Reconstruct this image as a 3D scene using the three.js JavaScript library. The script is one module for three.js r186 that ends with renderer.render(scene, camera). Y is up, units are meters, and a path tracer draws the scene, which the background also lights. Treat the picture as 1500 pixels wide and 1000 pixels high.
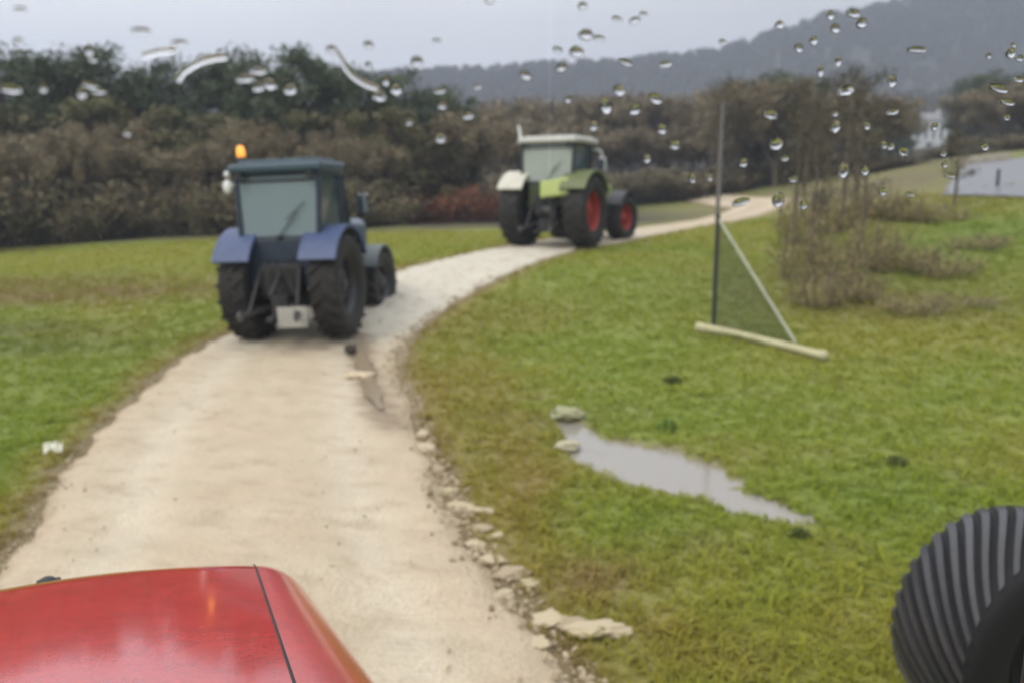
import * as THREE from 'three';
import { mergeGeometries, mergeVertices, toCreasedNormals } from 'three/addons/utils/BufferGeometryUtils.js';
import { RoundedBoxGeometry } from 'three/addons/geometries/RoundedBoxGeometry.js';
import { createNoise2D, createNoise3D } from 'simplex-noise';

// ---------------------------------------------------------------- random, noise
function rng(seed) { let s = seed >>> 0; return () => { s = (s + 0x6d2b79f5) | 0; let t = Math.imul(s ^ (s >>> 15), 1 | s); t = (t + Math.imul(t ^ (t >>> 7), 61 | t)) ^ t; return ((t ^ (t >>> 14)) >>> 0) / 4294967296; }; }
const n2 = createNoise2D(rng(11)), n2b = createNoise2D(rng(12)), n3 = createNoise3D(rng(13));
const fbm = (x, y, o = 4) => { let a = 0, k = 1, s = 0; for (let i = 0; i < o; i++) { a += n2(x, y) * k; s += k; x = x * 2.03 + 7.1; y = y * 2.03 - 3.7; k *= 0.5; } return a / s; };
const sstep = (a, b, x) => { const t = Math.min(1, Math.max(0, (x - a) / (b - a))); return t * t * (3 - 2 * t); };
const mix = (a, b, t) => a + (b - a) * t, rad = (d) => d * Math.PI / 180;

// ---------------------------------------------------------------- camera, sky, sun, exposure
const scene = new THREE.Scene();
const camera = new THREE.PerspectiveCamera(43.6, 1.5, 0.05, 4000);
camera.position.set(0, 2.3, 0);
camera.rotation.set(rad(-10.4), 0, 0);
camera.focus = 1.15; camera.userData.fStop = 3.7;   // a phone focused close, on the rain and the bonnet
scene.add(camera);
const renderer = new THREE.WebGLRenderer({ antialias: true });
renderer.toneMapping = THREE.LinearToneMapping;
renderer.toneMappingExposure = 1.22;
renderer.shadowMap.enabled = true;

{ // overcast sky: brighter overhead, soft banks of cloud all round
  const W = 1024, Hh = 512, data = new Float32Array(W * Hh * 4);
  for (let y = 0; y < Hh; y++) for (let x = 0; x < W; x++) {
    const el = (y + 0.5) / Hh * Math.PI - Math.PI / 2, az = (x + 0.5) / W * Math.PI * 2;
    const e = Math.max(0, Math.sin(el));
    const cx = -Math.cos(az) * Math.cos(el), cz = -Math.sin(az) * Math.cos(el), cy = Math.sin(el);
    const bank = n3(cx * 1.1 + 3.1, cy * 2.5, cz * 1.1 + 1.7) * 0.6 + n3(cx * 2.7, cy * 6 + 4, cz * 2.7) * 0.3 + n3(cx * 6, cy * 14 + 9, cz * 6) * 0.1;
    const L = 1.74 * (1 + 2 * e) / 3 * (1 + 0.18 * bank) * (1 + 0.5 * (-0.95 * cx - 0.1 * cz));
    const grey = sstep(-0.02, 0.22, el), i = (y * W + x) * 4;
    data[i] = L * mix(0.90, 0.975, grey); data[i + 1] = L * mix(0.955, 1.0, grey); data[i + 2] = L * mix(1.12, 1.05, grey); data[i + 3] = 1;
  }
  var sky = new THREE.DataTexture(data, W, Hh, THREE.RGBAFormat, THREE.FloatType);
  sky.mapping = THREE.EquirectangularReflectionMapping; sky.magFilter = THREE.LinearFilter; sky.minFilter = THREE.LinearFilter; sky.needsUpdate = true;
  scene.background = sky; scene.environment = sky;
}
const sun = new THREE.DirectionalLight(0xfff2e0, 1.15);
sun.position.set(-30, 60, 25); sun.target.position.set(0, 0, -15); scene.add(sun, sun.target);
sun.shadow.radius = 40; sun.shadow.mapSize.set(2048, 2048);
Object.assign(sun.shadow.camera, { left: -45, right: 45, top: 45, bottom: -45, near: 1, far: 160 });
scene.fog = new THREE.FogExp2(new THREE.Color().setRGB(0.72, 0.79, 0.92), 0.0014);

const NTH = ['second', 'third', 'fourth', 'fifth', 'sixth', 'seventh', 'eighth', 'ninth', 'tenth', 'eleventh', 'twelfth', 'thirteenth', 'fourteenth', 'fifteenth', 'sixteenth', 'seventeenth'];
// ---------------------------------------------------------------- scene helpers
const taken = new Map();
function numbered(name) { const n = taken.get(name) || 0; taken.set(name, n + 1); return n ? name + '_' + String(n).padStart(3, '0') : name; }
function tag(o, label, category, group, kind) { if (label) o.userData.label = label; if (category) o.userData.category = category; if (group) o.userData.group = group; if (kind) o.userData.kind = kind; return o; }
function thing(name, label, category, pos = [0, 0, 0], turn = 0, group) { const o = new THREE.Group(); o.name = numbered(name); o.position.set(...pos); o.rotation.y = turn; scene.add(o); return tag(o, label, category, group); }
function merged(geos) { const l = (Array.isArray(geos) ? geos : [geos]).map((g) => { const k = g.index ? g.toNonIndexed() : g; for (const a of Object.keys(k.attributes)) if (!['position', 'normal', 'uv'].includes(a)) k.deleteAttribute(a); if (!k.attributes.uv) k.setAttribute('uv', new THREE.BufferAttribute(new Float32Array(k.attributes.position.count * 2), 2)); return k; }); return l.length === 1 ? l[0] : mergeGeometries(l); }
function part(name, geos, mat, parent) { const m = new THREE.Mesh(merged(geos), mat); m.name = name; parent.add(m); return m; }
function top(name, geo, mat, kind) { const m = new THREE.Mesh(geo, mat); m.name = numbered(name); if (kind) m.userData.kind = kind; scene.add(m); return m; }
const box = (w, h, d, x = 0, y = 0, z = 0, rx = 0, ry = 0, rz = 0, r = 0.012) => { const g = new RoundedBoxGeometry(w, h, d, 2, Math.min(r, w * 0.4, h * 0.4, d * 0.4)); g.rotateX(rx).rotateY(ry).rotateZ(rz).translate(x, y, z); return g; };
const V = (x, y, z) => new THREE.Vector3(x, y, z);
function beam(a, b, r0, r1 = r0, n = 8) { const A = V(...a), B = V(...b), d = B.clone().sub(A), g = new THREE.CylinderGeometry(r1, r0, d.length(), n); g.applyQuaternion(new THREE.Quaternion().setFromUnitVectors(V(0, 1, 0), d.clone().normalize())); const m = A.add(B).multiplyScalar(0.5); return g.translate(m.x, m.y, m.z); }
function tube(pts, r, seg = 20, n = 8) { return new THREE.TubeGeometry(new THREE.CatmullRomCurve3(pts.map((p) => V(...p))), seg, r, n, false); }
function quad(a, b, c, d) { const g = new THREE.BufferGeometry(); g.setAttribute('position', new THREE.Float32BufferAttribute([...a, ...b, ...c, ...a, ...c, ...d], 3)); g.setAttribute('uv', new THREE.Float32BufferAttribute([0, 0, 1, 0, 1, 1, 0, 0, 1, 1, 0, 1], 2)); g.computeVertexNormals(); return g; }
const lathe = (pts, n = 40) => new THREE.LatheGeometry(pts.map((p) => new THREE.Vector2(p[0], p[1])), n).rotateZ(-Math.PI / 2);   // (radius, along x)

// ---------------------------------------------------------------- materials
function greyTex(size, f, rep) { const d = new Uint8Array(size * size * 4); for (let y = 0; y < size; y++) for (let x = 0; x < size; x++) { const v = f(x / size, y / size), i = (y * size + x) * 4; const c = Array.isArray(v) ? v : [v, v, v]; d[i] = c[0] * 255; d[i + 1] = c[1] * 255; d[i + 2] = c[2] * 255; d[i + 3] = 255; } const t = new THREE.DataTexture(d, size, size); t.wrapS = t.wrapT = THREE.RepeatWrapping; t.magFilter = THREE.LinearFilter; t.minFilter = THREE.LinearMipmapLinearFilter; t.generateMipmaps = true; if (rep) t.repeat.set(rep, rep); t.needsUpdate = true; return t; }
const TAU = Math.PI * 2, n3c = createNoise3D(rng(21)), n3d = createNoise3D(rng(22));
// tileable noise from two circles folded into 3D plus a second field
const tile = (u, v, f) => { const r = f / TAU; return n3c(Math.cos(u * TAU) * r + 5, Math.sin(u * TAU) * r, Math.cos(v * TAU) * r) * 0.5 + n3d(Math.cos(v * TAU) * r - 3, Math.sin(v * TAU) * r, Math.sin(u * TAU) * r) * 0.5; };
const clamp = (x) => Math.min(1, Math.max(0, x));
const grainTex = greyTex(512, (u, v) => clamp(0.80 + 0.14 * tile(u, v, 14) + 0.16 * tile(u, v, 45) + 0.18 * tile(u, v, 120)));
const gravelTex = greyTex(1024, (u, v) => { const s = tile(u, v, 160), l = tile(u, v, 60), p = s > 0.42 ? 0.12 : s < -0.45 ? -0.2 : 0; const b = clamp(0.86 + 0.06 * tile(u, v, 8) + 0.07 * l + 0.09 * s + p * 0.8); return [b, b * (0.99 + 0.01 * l), b * (0.97 + 0.03 * s)]; });
const gravelBump = greyTex(1024, (u, v) => clamp(0.5 + 0.35 * tile(u, v, 160) + 0.25 * tile(u, v, 60)));
grainTex.colorSpace = THREE.NoColorSpace;
const dirtTex = greyTex(256, (u, v) => clamp(0.9 + 0.14 * tile(u, v, 7) + 0.14 * tile(u, v, 30)));
const std = (r, g, b, rough = 0.8, o = {}) => new THREE.MeshStandardMaterial({ color: new THREE.Color().setRGB(r, g, b), roughness: rough, ...o });
const phys = (r, g, b, rough = 0.5, o = {}) => new THREE.MeshPhysicalMaterial({ color: new THREE.Color().setRGB(r, g, b), roughness: rough, ...o });
const M = {
  rubber: std(0.022, 0.021, 0.020, 0.75, { map: dirtTex }), mudRubber: std(0.036, 0.031, 0.026, 0.85, { map: dirtTex }),
  black: std(0.018, 0.019, 0.021, 0.5, { map: dirtTex }), castIron: std(0.035, 0.034, 0.034, 0.65, { map: dirtTex }),
  bluePaint: phys(0.055, 0.10, 0.17, 0.35, { clearcoat: 0.6, clearcoatRoughness: 0.2, map: dirtTex }),
  fenderBlue: phys(0.055, 0.085, 0.19, 0.55, { clearcoat: 0.12, clearcoatRoughness: 0.4, map: dirtTex }),
  navyPaint: phys(0.022, 0.036, 0.062, 0.45, { map: dirtTex }),
  roofBlue: phys(0.055, 0.095, 0.125, 0.5, { map: dirtTex }),
  whitePaint: std(0.55, 0.55, 0.50, 0.5, { map: dirtTex }), limePaint: phys(0.42, 0.50, 0.13, 0.4, { clearcoat: 0.4, map: dirtTex }), darkGreen: std(0.055, 0.075, 0.03, 0.6, { map: dirtTex }),
  redRim: std(0.42, 0.045, 0.03, 0.55, { map: dirtTex }), greyRim: std(0.055, 0.055, 0.058, 0.5, { map: dirtTex }),
  steel: std(0.12, 0.12, 0.12, 0.45, { metalness: 0.5 }), plate: std(0.42, 0.41, 0.37, 0.6, { map: dirtTex }), paleLamp: std(0.8, 0.82, 0.8, 0.3),
  tailRed: std(0.35, 0.02, 0.02, 0.3), amberLens: phys(0.8, 0.3, 0.02, 0.3),
  seat: std(0.03, 0.03, 0.035, 0.9), mirrorGlass: std(0.7, 0.74, 0.76, 0.08, { metalness: 1 }),
  fogGlass: phys(0.36, 0.47, 0.49, 0.08, { transmission: 0.5, thickness: 0 }), sideGlass: phys(0.10, 0.16, 0.18, 0.06, { transmission: 0.55, thickness: 0 }),
  paleGlass: phys(0.58, 0.65, 0.57, 0.1, { transmission: 0.45, thickness: 0 }),
};

// ---------------------------------------------------------------- the lie of the land
const CTRL = [[-3.75, -13.2, -0.07], [-1.64, -12.6, -0.14], [1.27, -22.7, 0.67], [7.32, -33, 0.98], [-2.97, -34, 0.72], [-11.45, -32, 0.44], [-16.77, -28, 0.07], [-8.64, -14.2, -0.07], [2.92, -12.4, 0.15], [4, -10.9, 0.07], [5.91, -9.6, 0.06],
  [6.44, -16, 0.28], [10.22, -17, 0.57], [11.75, -27, 1.47], [16.1, -32, 2.44], [15.39, -26, 1.91], [23.44, -40, 3.79], [12.77, -36, 1.98], [9.63, -42, 1.18], [-1.54, -17.5, 0.51], [71.42, -150, 8.82], [110.86, -150, 11.55], [41.26, -150, 3.3],
  [-5.9, -150, 2.6], [-88.64, -150, 1.21], [-147.94, -150, 0.04], [0.34, -3.92, -0.17], [-3.81, -6.8, -0.05], [-0.57, -6.8, -0.05], [1.17, -7, -0.05], [0, 0, 0], [-3, 0, 0], [4, 0, -0.02], [0, 12, -0.1], [-25, 10, -0.3], [25, 10, 0.1],
  [-30, -10, -0.3], [20, 0, 0.3], [-12, -6, -0.1], [30, -18, 1], [-40, -35, -0.2], [0, -4, 0], [-4, -4, 0]];
const phi = (r2) => r2 > 1e-9 ? 0.5 * r2 * Math.log(r2) : 0;
const TPS = (() => { const n = CTRL.length, N = n + 3, A = [];
  for (let i = 0; i < N; i++) { A.push(new Float64Array(N + 1)); }
  for (let i = 0; i < n; i++) { for (let j = 0; j < n; j++) A[i][j] = phi((CTRL[i][0] - CTRL[j][0]) ** 2 + (CTRL[i][1] - CTRL[j][1]) ** 2) + (i === j ? 2 : 0); [1, CTRL[i][0], CTRL[i][1]].forEach((v, k) => { A[i][n + k] = v; A[n + k][i] = v; }); A[i][N] = CTRL[i][2]; }
  for (let c = 0; c < N; c++) { let p = c; for (let i = c; i < N; i++) if (Math.abs(A[i][c]) > Math.abs(A[p][c])) p = i; [A[c], A[p]] = [A[p], A[c]]; for (let i = 0; i < N; i++) if (i !== c) { const f = A[i][c] / A[c][c]; if (f) for (let k = c; k <= N; k++) A[i][k] -= f * A[c][k]; } }
  return A.map((r, i) => r[N] / r[i]); })();
function baseH(x, z) { const X = Math.min(150, Math.max(-150, x)), Z = Math.min(30, Math.max(-165, z)); let s = 0; for (let i = 0; i < CTRL.length; i++) s += TPS[i] * phi((X - CTRL[i][0]) ** 2 + (Z - CTRL[i][1]) ** 2); const n = CTRL.length; return Math.max(-1.5, s + TPS[n] + TPS[n + 1] * X + TPS[n + 2] * Z); }
const ROAD = [[[-2, 15], [1.5, 15]], [[-2.4, 6], [1.1, 6]], [[-2.7, 0], [0.95, 0]], [[-3, -3], [0.6, -3]], [[-3.3, -5.3], [-0.2, -5.3]], [[-3.8, -6.8], [-0.57, -6.8]], [[-4.4, -9.4], [-1.17, -9.6]], [[-4.75, -11.7], [-1.6, -11.9]], [[-4.6, -13.5], [-1.6, -12.9]],
  [[-3.8, -15.7], [-1.35, -14.2]], [[-2.57, -17.83], [-0.75, -15.8]], [[-1.57, -19.7], [0.14, -18.07]], [[-0.53, -22.1], [1.55, -21.6]], [[1.6, -26.3], [3.83, -25.2]], [[4.25, -29.9], [6.4, -28.9]], [[7.4, -33.6], [9.6, -32]], [[9.3, -36.5], [11.5, -35.6]], [[10, -42], [12.2, -41.6]], [[9.8, -50], [12, -50]], [[9.6, -58], [11.8, -58]]];
const curveL = new THREE.CatmullRomCurve3(ROAD.map((p) => V(p[0][0], 0, p[0][1]))), curveR = new THREE.CatmullRomCurve3(ROAD.map((p) => V(p[1][0], 0, p[1][1])));
const RN = 420, edgeL = [], edgeR = [];
for (let i = 0; i <= RN; i++) { const t = i / RN; edgeL.push(curveL.getPoint(t)); edgeR.push(curveR.getPoint(t)); }
const roadPoly = [...edgeL.filter((_, i) => i % 6 === 0), ...edgeR.filter((_, i) => i % 6 === 0).reverse()];
function inPoly(poly, x, z) { let c = false; for (let i = 0, j = poly.length - 1; i < poly.length; j = i++) { const a = poly[i], b = poly[j]; if ((a.z > z) !== (b.z > z) && x < (b.x - a.x) * (z - a.z) / (b.z - a.z) + a.x) c = !c; } return c; }
function edgeDist(poly, x, z) { let m = 1e9; for (let i = 0, j = poly.length - 1; i < poly.length; j = i++) { const a = poly[j], b = poly[i], dx = b.x - a.x, dz = b.z - a.z, t = clamp(((x - a.x) * dx + (z - a.z) * dz) / (dx * dx + dz * dz + 1e-9)); const d = Math.hypot(x - a.x - dx * t, z - a.z - dz * t); if (d < m) m = d; } return m; }
const roadD = (x, z) => (x < -8 || x > 30 || z > 16 || z < -60) ? 9 : edgeDist(roadPoly, x, z) * (inPoly(roadPoly, x, z) ? -1 : 1);   // negative on the road
// wet hollows: centre, long and short radius, direction, water level
const RUT = new THREE.CatmullRomCurve3([V(-2.4, 0, -13.2), V(-2.2, 0, -12.2), V(-1.98, 0, -11.2), V(-1.75, 0, -10.2), V(-1.5, 0, -9.2), V(-1.2, 0, -8.2)]).getPoints(60);
const rutD = (x, z) => { let m = 9; for (const p of RUT) m = Math.min(m, Math.hypot(x - p.x, z - p.z)); return m; };
const HOLLOWS = [[1.18, -7.02, 0.72, 0.42, rad(50), 1.0], [0.66, -7.95, 0.42, 0.15, rad(75), 0.9], [1.78, -6.15, 0.40, 0.16, rad(48), 0.8]];
function hollow(x, z) { let m = 0; for (const [cx, cz, a, b, t] of HOLLOWS) { const dx = x - cx, dz = z - cz, u = dx * Math.cos(t) + dz * Math.sin(t), v = -dx * Math.sin(t) + dz * Math.cos(t); const q = Math.sqrt((u / a) ** 2 + (v / b) ** 2) + 0.28 * fbm(x * 2.4, z * 2.4, 3); m = Math.max(m, 1 - sstep(0.75, 1.35, q)); } return m; }
const WATER = -0.085;
function groundH(x, z, d = roadD(x, z)) {
  const r = Math.hypot(x, z);
  let h = baseH(x, z) + 0.035 * fbm(x * 0.7, z * 0.7, 3) * sstep(0, 0.6, d) * sstep(1, 6, r) + 0.012 * n2b(x * 3.3, z * 3.3) * sstep(0, 0.3, d);
  h -= 0.07 * (1 - sstep(-0.45, 0.05, d));
  const m = (x > -1 && x < 4 && z > -10 && z < -4) ? hollow(x, z) : 0; if (m > 0) h = mix(h, WATER - 0.05, m);
  return h;
}

// ---------------------------------------------------------------- ground
// patches of the ground's own cover: x, z, radius x, radius z, colour, strength
const GREEN = [0.191, 0.246, 0.038], OLIVE = [0.26, 0.25, 0.051], LUSH = [0.14, 0.215, 0.026], STRAW = [0.30, 0.23, 0.10], RUST = [0.25, 0.165, 0.050], MUD = [0.20, 0.145, 0.085], DARKMUD = [0.10, 0.075, 0.045];
const PATCH = [[-8.6, -17.2, 4.2, 1.3, [0.19, 0.125, 0.06], 0.85], [-12, -19, 4, 1.5, [0.19, 0.13, 0.065], 0.8], [-8.5, -14, 2.2, 0.7, DARKMUD, 0.55], [-7.5, -12.6, 2.2, 0.8, [0.10, 0.145, 0.045], 0.7], [-5.6, -10.5, 1.4, 1.8, LUSH, 0.6], [-5.0, -7, 1.2, 2.4, LUSH, 0.55], [-12, -25, 6, 4, OLIVE, 0.8], [-2.5, -28, 4, 6, OLIVE, 0.8],
  [-0.75, -10, 0.8, 2.4, RUST, 0.6], [0.0, -8.2, 0.6, 1.6, RUST, 0.6], [0.15, -6.2, 0.35, 1.2, RUST, 0.7], [0.5, -4.85, 0.28, 0.35, [0.27, 0.19, 0.12], 0.9], [0.3, -14.2, 1.6, 1.2, RUST, 0.45], [0.6, -8.4, 0.5, 0.4, [0.24, 0.22, 0.12], 0.6], [0.85, -4.3, 0.35, 0.6, RUST, 0.5], [1.2, -3.9, 0.3, 0.4, STRAW, 0.3],
  [2.9, -6.3, 1.0, 0.9, LUSH, 0.7], [2.2, -8.8, 1.6, 1.0, GREEN, 0.8], [1.0, -5.8, 0.6, 0.5, LUSH, 0.55], [2.0, -4.6, 0.9, 0.7, OLIVE, 0.6], [2.2, -16, 2, 3, GREEN, 0.6], [2.3, -11.5, 1.8, 2, GREEN, 0.6],
  [6.5, -15.5, 2.6, 3, [0.17, 0.135, 0.05], 0.85], [5.6, -11.9, 2.4, 1.3, OLIVE, 0.8], [9.5, -19, 2.5, 3, LUSH, 0.5], [12.5, -22, 3, 3, LUSH, 0.7], [12, -28, 4, 3.5, STRAW, 0.5], [14, -34, 4, 3, [0.22, 0.19, 0.10], 0.8], [8, -26, 3, 3, OLIVE, 0.8], [19, -43, 9, 5, [0.19, 0.155, 0.08], 0.9], [28, -52, 14, 9, [0.13, 0.115, 0.06], 0.95], [10, -38, 4, 5, [0.2, 0.17, 0.085], 0.7], [40, -70, 22, 18, [0.10, 0.09, 0.05], 0.95], [15.5, -35, 5, 5, [0.17, 0.135, 0.07], 1], [5.5, -38.5, 3, 5, [0.17, 0.14, 0.065], 0.8]];
function cover(x, z, d) {
  const a = fbm(x * 0.22 + 3, z * 0.22, 3), b = fbm(x * 0.9 - 8, z * 0.9 + 2, 3), c = [0, 1, 2].map((k) => mix(GREEN[k], OLIVE[k], clamp(0.42 + 0.55 * a + 0.35 * b)));
  const blend = (col, s) => { for (let k = 0; k < 3; k++) c[k] = mix(c[k], col[k], s); };
  for (const [px, pz, rx, rz, col, s] of PATCH) { const q = ((x - px) / rx) ** 2 + ((z - pz) / rz) ** 2; if (q < 4) blend(col, s * Math.exp(-q) * clamp(0.9 + 0.5 * b)); }
  blend(RUST, 0.55 * (1 - sstep(0.05, 0.55, d + 0.25 * b)) ); blend(MUD, 0.8 * (1 - sstep(-0.02, 0.16, d + 0.12 * b)));
  if (x > -1 && x < 4 && z > -10 && z < -4) { const m = hollow(x, z); blend([0.27, 0.23, 0.16], 0.9 * sstep(0.0, 0.28, m + 0.12 * b)); }
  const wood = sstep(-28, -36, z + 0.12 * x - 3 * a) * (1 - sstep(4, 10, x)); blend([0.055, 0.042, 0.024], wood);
  const far = sstep(60, 120, Math.hypot(x, z)); blend([0.06, 0.062, 0.035], far);
  return c;
}
{
  const N = 300, pos = [], col = [], uv = [], idx = [], f = (u) => 2.2 * Math.sinh(6.4 * u);
  for (let j = 0; j <= N; j++) for (let i = 0; i <= N; i++) {
    const x = f(i / N * 2 - 1), z = -6 + f(j / N * 2 - 1), d = roadD(x, z);
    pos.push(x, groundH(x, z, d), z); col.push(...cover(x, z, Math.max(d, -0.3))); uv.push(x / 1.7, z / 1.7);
  }
  for (let j = 0; j < N; j++) for (let i = 0; i < N; i++) { const a = j * (N + 1) + i, b = a + 1, c = a + N + 1, e = c + 1; idx.push(a, c, b, b, c, e); }
  const g = new THREE.BufferGeometry(); g.setAttribute('position', new THREE.Float32BufferAttribute(pos, 3)); g.setAttribute('color', new THREE.Float32BufferAttribute(col, 3)); g.setAttribute('uv', new THREE.Float32BufferAttribute(uv, 2)); g.setIndex(idx); g.computeVertexNormals();
  tag(top('ground', g, new THREE.MeshStandardMaterial({ vertexColors: true, map: grainTex, bumpMap: grainTex, bumpScale: 0.02, roughness: 0.95 }), 'structure'), 'rolling green and olive grass verge and fields beside the pale track');
}
{ // the dirt track: crowned, with ragged edges sunk into the verge
  const A = 26, pos = [], col = [], uv = [], idx = [];
  for (let i = 0; i <= RN; i++) for (let k = 0; k <= A; k++) {
    const L = edgeL[i], R = edgeR[i], t = k / A, rag = 0.12 * fbm(i * 0.09, t > 0.5 ? 9 : 2, 3) + 0.03 * n2b(i * 0.5, t > 0.5 ? 4 : 8);
    const wdt = L.distanceTo(R), ext = (t - 0.5) * 2, s = 0.5 + ext * (0.5 + (0.06 + rag) / wdt), x = mix(L.x, R.x, s), z = mix(L.z, R.z, s);
    const e = 1 - Math.abs(ext), lift = mix(-0.07, 0.03, sstep(0, 0.14, e)) + 0.022 * sstep(0.1, 1, e), ruts = Math.exp(-(((Math.abs(ext) - 0.5) / 0.14) ** 2));
    pos.push(x, baseH(x, z) + lift - 0.03 * ruts + 0.008 * fbm(x * 1.6, z * 1.6, 2), z);
    const rd = z < -7 && z > -14.5 ? rutD(x, z) : 9, damp = (1 - sstep(0.06, 0.3, rd + 0.16 * fbm(x * 2.6, z * 2.6, 3))) * 0.9; const b = fbm(x * 0.8, z * 0.8, 3), w = sstep(-11.5, -14.5, z) * sstep(-30, -20, z), c = [0.575, 0.485, 0.35];
    for (let q = 0; q < 3; q++) { c[q] = mix(c[q], [0.54, 0.43, 0.30][q], clamp(0.4 + 0.7 * b)); c[q] = mix(c[q], [0.65, 0.575, 0.445][q], 0.7 * ruts); c[q] = mix(c[q], [0.64, 0.61, 0.515][q], 0.85 * w); c[q] = mix(c[q], [0.27, 0.205, 0.135][q], damp); c[q] = mix(c[q], [0.42, 0.33, 0.22][q], 0.5 * sstep(0.15, 0.5, fbm(x * 2.1 + 30, z * 2.1, 3))); c[q] = mix(c[q], [0.33, 0.25, 0.14][q], 0.8 * (1 - sstep(0.0, 0.16, e + 0.1 * b))); }
    col.push(...c); uv.push(x / 2.3, z / 2.3);
  }
  for (let i = 0; i < RN; i++) for (let k = 0; k < A; k++) { const a = i * (A + 1) + k, b = a + 1, c = a + A + 1, e = c + 1; idx.push(a, b, c, b, e, c); }
  const g = new THREE.BufferGeometry(); g.setAttribute('position', new THREE.Float32BufferAttribute(pos, 3)); g.setAttribute('color', new THREE.Float32BufferAttribute(col, 3)); g.setAttribute('uv', new THREE.Float32BufferAttribute(uv, 2)); g.setIndex(idx); g.computeVertexNormals();
  tag(top('dirt_road', g, new THREE.MeshStandardMaterial({ vertexColors: true, map: gravelTex, bumpMap: gravelBump, bumpScale: 0.012, roughness: 0.9, side: THREE.DoubleSide }), 'structure'), 'pale limestone dirt track curving from the red bonnet to the right');
}
function blobSheet(cx, cz, a, b, turn, y, seedShift) { const s = new THREE.Shape(), n = 60; for (let i = 0; i <= n; i++) { const t = i / n * TAU, k = 1 + 0.16 * n2(Math.cos(t) * 1.3 + seedShift, Math.sin(t) * 1.3) + 0.06 * n2(Math.cos(t) * 4, Math.sin(t) * 4 + seedShift), u = Math.cos(t) * a * k, v = Math.sin(t) * b * k, x = cx + u * Math.cos(turn) - v * Math.sin(turn), z = cz + u * Math.sin(turn) + v * Math.cos(turn); i ? s.lineTo(x, -z) : s.moveTo(x, -z); } return new THREE.ShapeGeometry(s).rotateX(-Math.PI / 2).translate(0, y, 0); }
const waterMat = phys(0.27, 0.25, 0.215, 0.05, { ior: 1.6, bumpMap: grainTex, bumpScale: 0.0004 });
tag(top('puddle', merged(HOLLOWS.map(([x, z, a, b, t], i) => blobSheet(x, z, a * 1.35, b * 1.5, t, WATER + 0.001 * i, i * 3 + 1))), waterMat, 'structure'), 'long shallow puddle reflecting the sky in the grass verge');
{ // wet wheel rut behind the near tractor: small pools lying in the damp wheel line
  const pos = [], idx = [], n = 80; // one narrow pool along the rut, broken where the bottom rises
  for (let i = 0; i <= n; i++) { const t = mix(0.12, 0.88, i / n) * 60, k = Math.min(59, Math.floor(t)), p = RUT[k].clone().lerp(RUT[k + 1], t - k), q = RUT[k + 1].clone().sub(RUT[k]).normalize(), w = 0.13 * Math.sqrt(Math.max(0, Math.sin(Math.PI * i / n))) * (0.8 + 0.35 * n2(i * 0.1, 5)) + 0.002; for (const e of [-1, -0.5, 0, 0.5, 1]) { const x = p.x - q.z * w * e, z = p.z + q.x * w * e; pos.push(x, baseH(x, z) + 0.056, z); } }
  for (let i = 0; i < n; i++) for (let k = 0; k < 4; k++) { const c = i * 5 + k; idx.push(c, c + 5, c + 1, c + 1, c + 5, c + 6); }
  const g = new THREE.BufferGeometry(); g.setAttribute('position', new THREE.Float32BufferAttribute(pos, 3)); g.setIndex(idx); g.computeVertexNormals();
  tag(top('wet_rut', g, phys(0.30, 0.235, 0.155, 0.16, { ior: 1.4 }), 'structure'), 'narrow brown water in the damp wheel rut behind the blue tractor');
}
{ // loose gravel and clods on the track and thick along its right edge
  const R = rng(57), g = new THREE.IcosahedronGeometry(1, 0), n = 5200, spots = [];
  while (spots.length < n) { const i = Math.floor(RN * (0.14 + 0.42 * Math.pow(R(), 1.4))), e = R(), side = R() < 0.55 ? 1 - Math.abs(R() + R() - 1) * 0.09 + 0.02 : R() < 0.5 ? Math.abs(R() + R() - 1) * 0.05 : R(), L = edgeL[i], Q = edgeR[i], x = mix(L.x, Q.x, side) + (R() - 0.5) * 0.1, z = mix(L.z, Q.z, side) + (R() - 0.5) * 0.3; if (side > 0.1 && side < 0.9 && e < 0.55) continue; spots.push([x, z, 0.004 + 0.016 * Math.pow(R(), 3.4) * (side > 0.85 ? 1.3 : 0.7), side]); }
  const im = new THREE.InstancedMesh(g, std(1, 1, 1, 0.95), n), m = new THREE.Matrix4(), q = new THREE.Quaternion(), e = new THREE.Euler(), c = new THREE.Color();
  spots.forEach(([x, z, r, side], i) => { q.setFromEuler(e.set(R() * 6, R() * 6, R() * 6)); m.compose(V(x, baseH(x, z) + (side > 0.97 || side < 0.03 ? 0.004 : 0.045), z), q, V(r * (0.8 + R()), r * 0.7, r * (0.8 + 0.6 * R()))); im.setMatrixAt(i, m); const k = 0.7 + 0.4 * R(); im.setColorAt(i, c.setRGB(0.45 * k, 0.37 * k, 0.25 * k)); });
  im.name = 'gravel'; tag(im, 'loose pale gravel scattered over the track and along its edges', null, null, 'stuff'); scene.add(im);
}
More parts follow.
